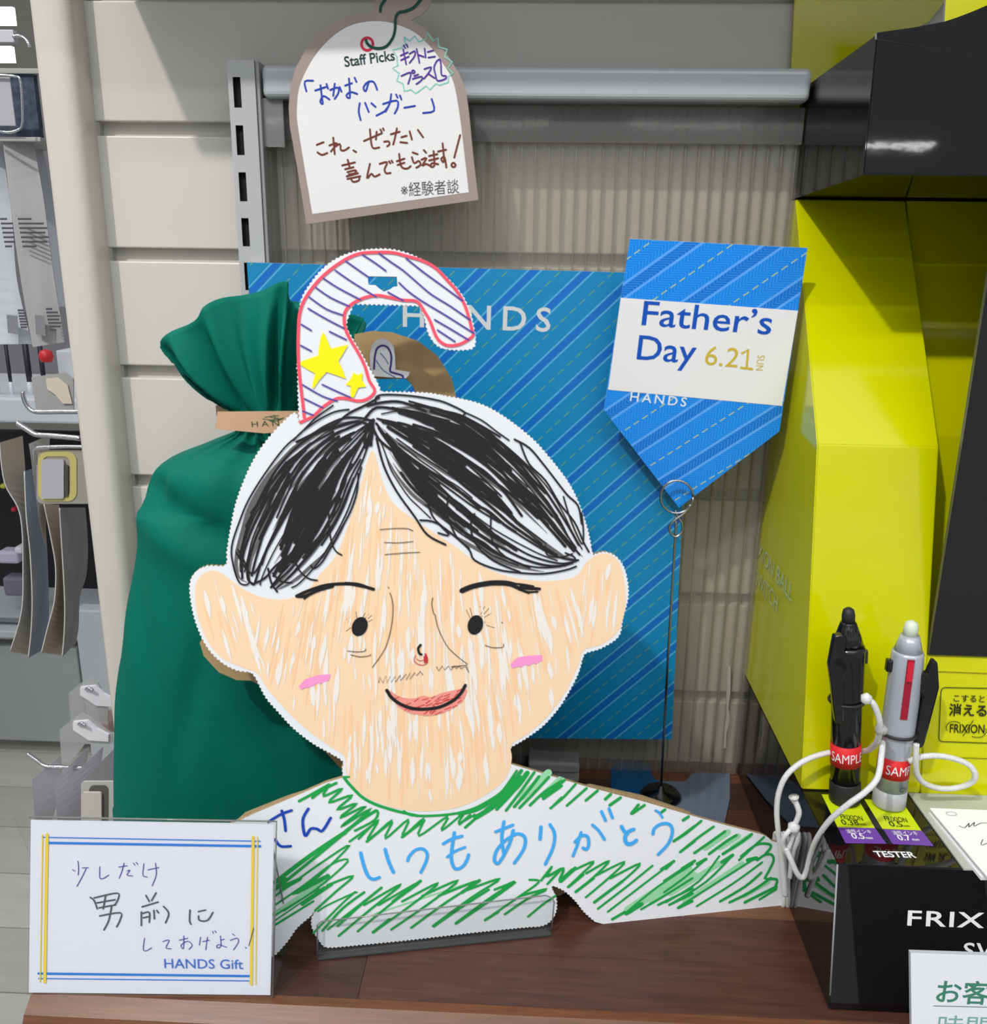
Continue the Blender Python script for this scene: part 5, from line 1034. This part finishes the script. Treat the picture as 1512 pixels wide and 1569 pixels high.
# tester box
prism('tester_box', [(0.514, 0.0005), (0.5328, ZB-0.0005), (0.8268, ZB-0.0005), (0.8268, 0.0005)], X0, 0.62, BLACKG, YD, off, 0.0006)
fc = Plane((X0, 0.514, 0.0005), (1, 0, 0), (0, 0.0188, 0.1035))
we = tube('worn_edge', [Vector((X0-0.0002, 0.5145, 0.012))-off, Vector((X0-0.0002, 0.5325, ZB-0.001))-off], 0.0006, mat('worn_paper', (150, 152, 156), 0.7), YD, seg=6, n=1)
def place(o):
    o.parent = YD; o.matrix_parent_inverse = Matrix.Translation(-off)
def onplane(fn, pl, *a, **k):
    o = fn(*a, **k); o.matrix_world = pl.mat(); place(o); return o
W1 = ink((232, 234, 236))
onplane(lettering, fc, 'printed_lettering', 'FRIXION', fc, (1389.5, 1417.5), (1613, 1425), W1, None, LAY, spacing=1.1, height=capfit('', fc, (1390, 1418), 0, 24), bold=0.012)
onplane(lettering, fc, 'printed_lettering', 'SWITCH', fc, (1475, 1467), (1640, 1473), W1, None, LAY, spacing=1.1, height=capfit('', fc, (1475, 1467), 0, 24), bold=0.012)
tp = Plane((X0, 0.53, ZB-0.0005), (1, 0, 0), (0, 1, 0))
onplane(lettering, tp, 'printed_lettering', 'TESTER', tp, (1342, 1313), (1404.5, 1314.5), W1, None, LAY, bold=0.02, height=0.0088)
S9 = (1270, 1210, 7.958)
def q9(*p): return [tp.uv(1270+x/7.958, 1210+y/7.958) for x, y in p]
YT = mat('label_yellow', (196, 214, 20), 0.4); VT = mat('label_violet', (106, 62, 160), 0.4)
for nm, m, q in (('yellow_label', YT, q9((-90, 60), (320, 60), (560, 470), (105, 462))), ('violet_label', VT, q9((105, 462), (560, 470), (700, 662), (200, 655))), ('yellow_label', YT, q9((430, 120), (880, 130), (1125, 500), (650, 480))), ('violet_label', VT, q9((660, 484), (1130, 500), (1275, 690), (775, 665)))):
    o = flat(nm, [q], m, None, LAY); o.matrix_world = tp.mat(); place(o)
def tl(body, a, b, m, h, bold=0.015, w=LAY*2): onplane(lettering, tp, 'printed_lettering', body, tp, (1270+a[0]/7.958, 1210+a[1]/7.958), (1270+b[0]/7.958, 1210+b[1]/7.958), m, None, w, bold=bold, height=h)
DK = ink((50, 56, 20)); 
tl('FRIXION', (150, 362), (420, 385), DK, 0.0085); tl('0.38', (165, 430), (375, 438), DK, 0.0088); tl('mm', (382, 438), (460, 441), DK, 0.004)
tl('FRIXION', (690, 385), (965, 405), DK, 0.0085); tl('0.5', (750, 452), (910, 458), DK, 0.0088); tl('mm', (915, 458), (990, 461), DK, 0.004)
tl('油性インキ', (220, 532), (525, 540), W1, 0.0056, 0.0); tl('0.5', (290, 600), (445, 605), W1, 0.0088); tl('mm', (455, 605), (540, 608), W1, 0.004)
tl('油性インキ', (785, 552), (1090, 560), W1, 0.0056, 0.0); tl('0.7', (855, 620), (1010, 625), W1, 0.0088); tl('mm', (1020, 625), (1105, 628), W1, 0.004)
# side lettering on the tower
sd = Plane((X0, 0.7, 0.2), (0, -1, 0), (0, 0, 1))
GW = ink((196, 214, 160))
onplane(lettering, sd, 'printed_lettering', 'FRIXION BALL', sd, (1151, 838), (1214, 923), GW, None, LAY*5, height=0.0215)
onplane(lettering, sd, 'printed_lettering', 'SWITCH', sd, (1158, 894), (1192, 939), GW, None, LAY*5, height=0.0215)
# framed notice on the lower front panel
F2 = Plane((X0, 0.6199, ZB), (1, 0, 0), (0, 0.0569, 0.2586)); S3 = (1160, 900, 4.295)
DKI = ink((40, 40, 20))
def st2(lst, w_, sm=3, m=None):
    if len(lst) > 1:
        for q in lst: st2([q], w_, sm, m)
        return
    o = strokes('printed_line', F2, cc(*S3, lst), m or DKI, None, 0.0010, w_, sm=sm); o.matrix_world = F2.mat(); place(o)
st2([[(1185, 553), (1700, 572)], [(1285, 1118), (1700, 1130)]], 0.9, 1)
st2([[(1750, 665), (1500, 662), (1230, 657), (1213, 664), (1205, 684), (1192, 990), (1196, 1004), (1212, 1012), (1500, 1022), (1750, 1028)]], 1.3, 1)
def l2(body, a, b, h, bold=0.0):
    onplane(lettering, F2, 'printed_lettering', body, F2, (1160+a[0]/4.295, 900+a[1]/4.295), (1160+b[0]/4.295, 900+b[1]/4.295), DKI, None, 0.0010, bold=bold, height=h)
l2('こすると', (1288, 746), (1492, 752), 0.0062, 0.01); l2('消える', (1256, 834), (1505, 842), 0.0100, 0.022); l2('FRIXION', (1262, 952), (1490, 958), 0.0095, 0.012)
st2([[(1248, 940), (1240, 915), (1262, 885), (1300, 880), (1330, 890)], [(1500, 925), (1502, 950), (1480, 978), (1440, 985), (1410, 978)], [(1350, 975), (1418, 872)]], 1.0)
# papers on the tray at the right
tr = thing('clear_paper_tray', 'clear plastic tray on the black box right of the tester pens', 'tray', tp)
slab('tray', [tp.uv(*p) for p in ((1391, 1217), (1640, 1226), (1640, 1338), (1476, 1334))], 0.0012, [mat('tray_pale', (176, 180, 170), 0.25)]*3, tr, w=0.0014)
for i, (dx, dy, lb) in enumerate(((6, 6, 'lower white test sheet on the clear tray'), (0, 0, 'topmost white test sheet with pen scribbles on the clear tray'))):
    t2 = Plane(tp.o+Vector((0, 0, 0.003+0.0035*i)), tp.u, tp.v)
    t = thing('paper_sheet', lb, 'paper', t2)
    slab('sheet', [t2.uv(*p) for p in ((1424+dx*0-i*0+(-2 if i == 0 else 0), 1238+dy), (1640, 1246+dy), (1700, 1343), (1512-dx*1.5, 1343+dy*0.2))], 0.0012+0.001*(1-i), [mat('pad_white', (236, 238, 240), 0.55)]*3, t)
    if i == 1:
        strokes('pen_scribble', t2, cc(1160, 1130, 3.574, [[(1105, 485), (1135, 495), (1160, 470), (1158, 492), (1190, 465), (1185, 488), (1225, 470), (1260, 470)], [(1235, 560), (1225, 590), (1258, 580)]]), ink((60, 62, 70)), t, LAY, 1.2, sm=3)
        strokes('punch_hole', t2, cc(1160, 1130, 3.574, [([(1035, 412), (1060, 408), (1085, 414), (1090, 426), (1060, 428), (1040, 422), (1035, 412)], 1.6)]), ink((176, 180, 184)), t, LAY, sm=3)
# white plate at the lower right corner
wpP = Plane(at(1395, 1500, 0.47), (1, 0.02, 0), (0, 0.10, 1))
wpl = thing('notice_plate', 'white notice plate with green characters in the lower right corner', 'sign', wpP)
slab('plate', [wpP.uv(*p) for p in ((1395, 1460), (1640, 1468), (1640, 1760), (1399, 1760))], 0.003, [mat('plate_white', (226, 230, 236), 0.4), mat('plate_edge', (180, 184, 190), 0.4), WHITE], wpl)
ao = wpP.mat().inverted() @ Vector((wpP.o.x+0.03, 0.484, -0.025))
box('support_arm', (ao.x-0.008, ao.y-0.004, ao.z), (ao.x+0.008, ao.y+0.004, -0.003), mat('plate_edge', (180, 184, 190)), wpl, 0.001)
GT = ink((62, 128, 106))
lettering('printed_lettering', 'お客様', wpP, (1433, 1533), (1558, 1538), GT, wpl, LAY, bold=0.014, hfac=1.0)
strokes('rule_line', wpP, [([(1430, 1541), (1640, 1546)], 1.4)], ink((110, 130, 126)), wpl, LAY, sm=1)
lettering('printed_lettering', '時間帯', wpP, (1435, 1587), (1560, 1590), ink((120, 170, 156)), wpl, LAY, bold=0.0, hfac=1.0)

# ------------------------------------------------------------------ tester pens
K = 0.69/1387.5
def axis_frame(base, top):
    z = (top-base); L = z.length; z.normalize(); x = Vector((1, 0, 0)); x = (x-z*x.dot(z)).normalized(); y = z.cross(x)
    return Matrix(((x.x, y.x, z.x, base.x), (x.y, y.y, z.y, base.y), (x.z, y.z, z.z, base.z), (0, 0, 0, 1))), L
def cyl_text(name, body, r, z, h, a0, width, m, parent):
    cu = bpy.data.curves.new(name, 'FONT'); cu.body = body; cu.resolution_u = 3; tmp = bpy.data.objects.new('tmp', cu); C.objects.link(tmp)
    me = bpy.data.meshes.new_from_object(tmp.evaluated_get(bpy.context.evaluated_depsgraph_get())); vs = [v.co.copy() for v in me.vertices]; fs = [tuple(p.vertices) for p in me.polygons]; bpy.data.objects.remove(tmp)
    x0 = min(v.x for v in vs); x1 = max(v.x for v in vs); s = width/(x1-x0); out = []
    for v in vs:
        a = a0+(v.x-x0)*s/r; out.append((r*math.cos(a), r*math.sin(a), z+v.y*h))
    return mesh(name, out, fs, m, parent)
REDL = ink((214, 40, 44))
# black pen
bpos = atz(1294, 1226, ZB); btop = at(1300, 931, bpos.y+0.006)
M, L = axis_frame(bpos, btop)
pen = thing('tester_pen', 'black multi-ink tester pen standing upright on the tester box', 'pen'); pen.matrix_world = M
r0 = 23*K
lathe('rubber_foot', [(r0*0.97, 0.0003), (r0*1.0, 0.002), (r0*0.98, L*0.105), (r0*0.95, L*0.11)], BLACKR, pen)
lathe('barrel', [(r0*0.93, L*0.10), (r0*0.94, L*0.40), (r0*0.95, L*0.52), (r0*1.0, L*0.58), (r0*1.05, L*0.76), (r0*1.06, L*0.80), (r0*0.98, L*0.815)], BLACKP, pen)
lathe('cone', [(r0*0.97, L*0.81), (r0*0.80, L*0.86), (r0*0.50, L*0.925), (r0*0.46, L*0.93)], BLACKP, pen)
lathe('eraser_tip', [(r0*0.40, L*0.92), (r0*0.40, L*0.965), (r0*0.33, L*0.99), (r0*0.15, L*1.0)], BLACKR, pen)
ps_ = lathe('sample_sticker', [(r0*0.96, L*0.205), (r0*0.965, L*0.315)], REDL, pen)
cyl_text('printed_lettering', 'SAMPLE', r0*0.985, L*0.235, 0.0105, -math.pi/2-1.32, r0*2.25, W1, ps_)
cpb = Plane(at(1280, 1050, bpos.y-0.004), (1, 0.0, 0), (0, 0, 1))
clb = slab('clip', [cpb.uv(1160+x/4.295, 900+y/4.295) for x, y in ((497, 308), (560, 300), (580, 335), (566, 420), (592, 500), (562, 600), (566, 740), (562, 872), (535, 888), (508, 884), (492, 780), (480, 640), (462, 500), (480, 400))], 0.006, [BLACKP]*3, None, frame=cpb, w=0.0035)
clb.parent = pen; clb.matrix_parent_inverse = M.inverted()
mdb = clb.modifiers.new('bevel', 'BEVEL'); mdb.width = 0.0012; mdb.segments = 2
box('slider', (r0*0.92, -r0*0.25, L*0.72), (r0*1.22, r0*0.2, L*0.79), mat('slider_grey', (44, 46, 56), 0.25), pen, 0.0012)
for k in range(4):
    a = -math.pi/2-0.7+0.45*k; box('slider_rib', (r0*0.62*math.cos(a)-0.0008, r0*0.62*math.sin(a)-0.0012, L*0.85), (r0*0.62*math.cos(a)+0.0008, r0*0.62*math.sin(a)+0.001, L*0.905), BLACKR, pen, 0.0004)
tube('rubber_ring', [(r0*1.08*math.cos(a), r0*1.08*math.sin(a), L*0.535) for a in [2*math.pi*k/24 for k in range(24)]], 0.0011, BLACKR, pen, n=1, closed=True)
# silver pen
spos = atz(1361, 1232, ZB); stop_ = at(1397, 951, spos.y+0.004)
M2, L2 = axis_frame(spos, stop_)
pen2 = thing('tester_pen', 'silver grey tester pen with red slider leaning beside the black one', 'pen'); pen2.matrix_world = M2
SIL = mat('silver_plastic', (176, 180, 190), 0.22, metal=0.25, spec=0.6); SILG = mat('grey_translucent', (168, 170, 172), 0.35)
r2 = 24*K
lathe('foot', [(r2*0.97, 0.0004), (r2, 0.002), (r2*0.99, L2*0.10)], SILG, pen2)
lathe('barrel', [(r2*0.97, L2*0.10), (r2*0.95, L2*0.30), (r2*0.97, L2*0.42), (r2*0.985, L2*0.56), (r2*0.97, L2*0.70), (r2*0.93, L2*0.83), (r2*0.86, L2*0.845)], SIL, pen2)
lathe('cone', [(r2*0.84, L2*0.84), (r2*0.66, L2*0.89), (r2*0.55, L2*0.925)], SIL, pen2)
lathe('eraser_tip', [(r2*0.42, L2*0.92), (r2*0.42, L2*0.965), (r2*0.34, L2*0.99), (r2*0.12, L2)], mat('eraser_pale', (206, 214, 196), 0.4), pen2)
s2 = lathe('sample_sticker', [(r2*0.975, L2*0.175), (r2*0.965, L2*0.285)], REDL, pen2)
cyl_text('printed_lettering', 'SAMPLE', r2*0.99, L2*0.205, 0.0105, -math.pi/2-0.80, r2*2.3, W1, s2)
def cyl_patch(name, a0, a1, z0, z1, r, m, parent, th=0.0004):
    vs = []; fs = []; n = 6
    for i in range(n+1):
        a = a0+(a1-a0)*i/n
        for z in (z0, z1):
            for rr in (r, r+th): vs.append((rr*math.cos(a), rr*math.sin(a), z))
    for i in range(n):
        b = 4*i; fs += [(b+1, b+5, b+7, b+3), (b, b+1, b+5, b+4), (b+2, b+6, b+7, b+3)]
    fs += [(0, 1, 3, 2), (4*n, 4*n+2, 4*n+3, 4*n+1)]
    return mesh(name, vs, fs, m, parent)
cyl_patch('slot', -math.pi/2-0.38, -math.pi/2+0.02, L2*0.515, L2*0.83, r2*0.995, mat('slot_red', (150, 16, 44), 0.3), pen2, 0.0004)
cyl_patch('red_slider', -math.pi/2-0.33, -math.pi/2-0.03, L2*0.72, L2*0.82, r2*1.0, mat('slider_red', (202, 22, 56), 0.25), pen2, 0.0016)
cyl_text('small_mark', 'C+', r2*0.99, L2*0.115, 0.005, -math.pi/2+0.15, r2*0.55, ink((60, 64, 70)), pen2)
tube('rubber_ring', [(r2*1.07*math.cos(a), r2*1.07*math.sin(a), L2*0.41) for a in [2*math.pi*k/24 for k in range(24)]], 0.0012, BLACKR, pen2, n=1, closed=True)
cp = Plane(at(1420, 1060, spos.y-0.002), (1, 0.0, 0), (0, 0, 1))
cl = slab('clip', [cp.uv(1160+x/4.295, 900+y/4.295) for x, y in ((1150, 468), (1178, 482), (1188, 650), (1170, 720), (1092, 1015), (1075, 1042), (1040, 1048), (1018, 1028), (1050, 880), (1080, 720), (1060, 690), (1042, 640), (1052, 560), (1080, 540), (1110, 560))], 0.007, [BLACKP]*3, None, frame=cp, w=0.0035)
cl.parent = pen2; cl.matrix_parent_inverse = M2.inverted()
md = cl.modifiers.new('bevel', 'BEVEL'); md.width = 0.0014; md.segments = 2
box('side_button', (-r2*1.22, -r2*0.3, L2*0.735), (-r2*0.85, r2*0.2, L2*0.80), BLACKP, pen2, 0.0012)

# ------------------------------------------------------------------ white elastic cords
CORD = mat('white_cord', (232, 232, 232), 0.65, bump=0.7, bscale=1400, stretch=(1, 1, 1))
RC = 0.0021
def T3(lst): return [at(x, y, d) for x, y, d in lst]
hD = HP.hit(1200, 1340).y
c = thing('elastic_cord', 'white elastic cord looping from the black pen down to the right hand', 'cord', loc=at(1205, 1250, 0.6)); offc = Vector(c.location)
def cordp(name, lst, r=RC): return tube(name, [p-offc for p in T3(lst)], r, CORD, c, n=7)
cordp('cord', [(1326, 1072, .572), (1336, 1076, .570), (1344, 1092, .570), (1348, 1112, .572), (1344, 1135, .582), (1334, 1147, .600), (1322, 1151, .610), (1296, 1151, .615), (1262, 1155, .610), (1230, 1167, .605), (1205, 1188, .602), (1193, 1215, .602), (1190, 1245, .602), (1193, 1280, .602), (1197, 1310, .602), (1201, 1345, .602), (1203, 1372, .603)])
lathe('knot', [(0.0005, -0.004), (0.0034, -0.002), (0.0038, 0.002), (0.0005, 0.0045)], CORD, c, mtx=Matrix.Translation(at(1327, 1071, .570)-offc), seg=10)
c = thing('elastic_cord', 'white elastic cord dipping from the silver pen to the knot at the right hand', 'cord', loc=at(1230, 1300, 0.58)); offc = Vector(c.location)
cordp('cord', [(1352, 1137, .585), (1350, 1160, .572), (1344, 1192, .562), (1326, 1213, .556), (1300, 1232, .556), (1272, 1256, .562), (1252, 1284, .572), (1242, 1310, .582), (1236, 1334, .586), (1229, 1345, .587), (1221, 1338, .587), (1212, 1318, .589), (1204, 1300, .592)])
lathe('knot', [(0.0005, -0.004), (0.0040, -0.002), (0.0044, 0.002), (0.0005, 0.0045)], glassy('clear_bead', (240, 240, 240), 0.9, 0.1, 0.4), c, mtx=Matrix.Translation(at(1350, 1118, .575)-offc), seg=10)
c = thing('elastic_cord', 'white cord knotted and wound three times around the right hand of the face card', 'cord', loc=HP.hit(1205, 1340)); offc = Vector(c.location)
for k, (xa_, xb_) in enumerate(((1193, 1198), (1199, 1204), (1206, 1206))):
    f_ = lambda x, y, s: HP.hit(x, y)-HP.n*(-s)
    pts = [f_(xa_, 1288, 0.003), f_(xa_+1, 1320, 0.003), f_(xb_-1, 1350, 0.003), f_(xb_, 1380, 0.003), f_(xb_+1, 1388, -0.001), f_(xb_, 1380, -0.0065), f_(xa_, 1320, -0.0065), f_(xa_, 1286, -0.0065), f_(xa_, 1281, -0.002)]
    tube('winding', [p-offc for p in pts], RC*0.85, CORD, c, n=6, closed=True)
kk = [(1212, 1268, .594), (1208, 1274, .590), (1202, 1282, .590), (1199, 1292, .592), (1204, 1306, .594), (1211, 1292, .594), (1216, 1278, .593), (1222, 1276, .592), (1222, 1288, .593), (1217, 1300, .596), (1213, 1320, .600), (1210, 1345, .603)]
cordp('bow', kk, RC*0.9)
lathe('knot', [(0.0005, -0.005), (0.0042, -0.002), (0.0044, 0.002), (0.0005, 0.005)], CORD, c, mtx=Matrix.Translation(at(1216, 1268, .592)-offc), seg=12)
tube('loose_end', [p-offc for p in T3([(1216, 1266, .592), (1221, 1256, .592), (1224, 1245, .592), (1221, 1234, .593), (1217, 1226, .594), (1216, 1221, .594)])], RC, CORD, c, n=6, radii=lambda t: RC*(1.0+0.9*max(0, t-0.7)/0.3))
c = thing('elastic_cord', 'white cord loop lying on the tray right of the silver pen', 'cord', loc=at(1440, 1190, 0.60)); offc = Vector(c.location)
cordp('cord', [(1404, 1140, .588), (1403, 1165, .588), (1405, 1186, .592), (1416, 1200, .598), (1440, 1208, .603), (1466, 1207, .604), (1488, 1199, .600), (1494, 1187, .596), (1484, 1172, .596), (1460, 1162, .596), (1434, 1158, .595), (1410, 1160, .594), (1392, 1167, .592)])
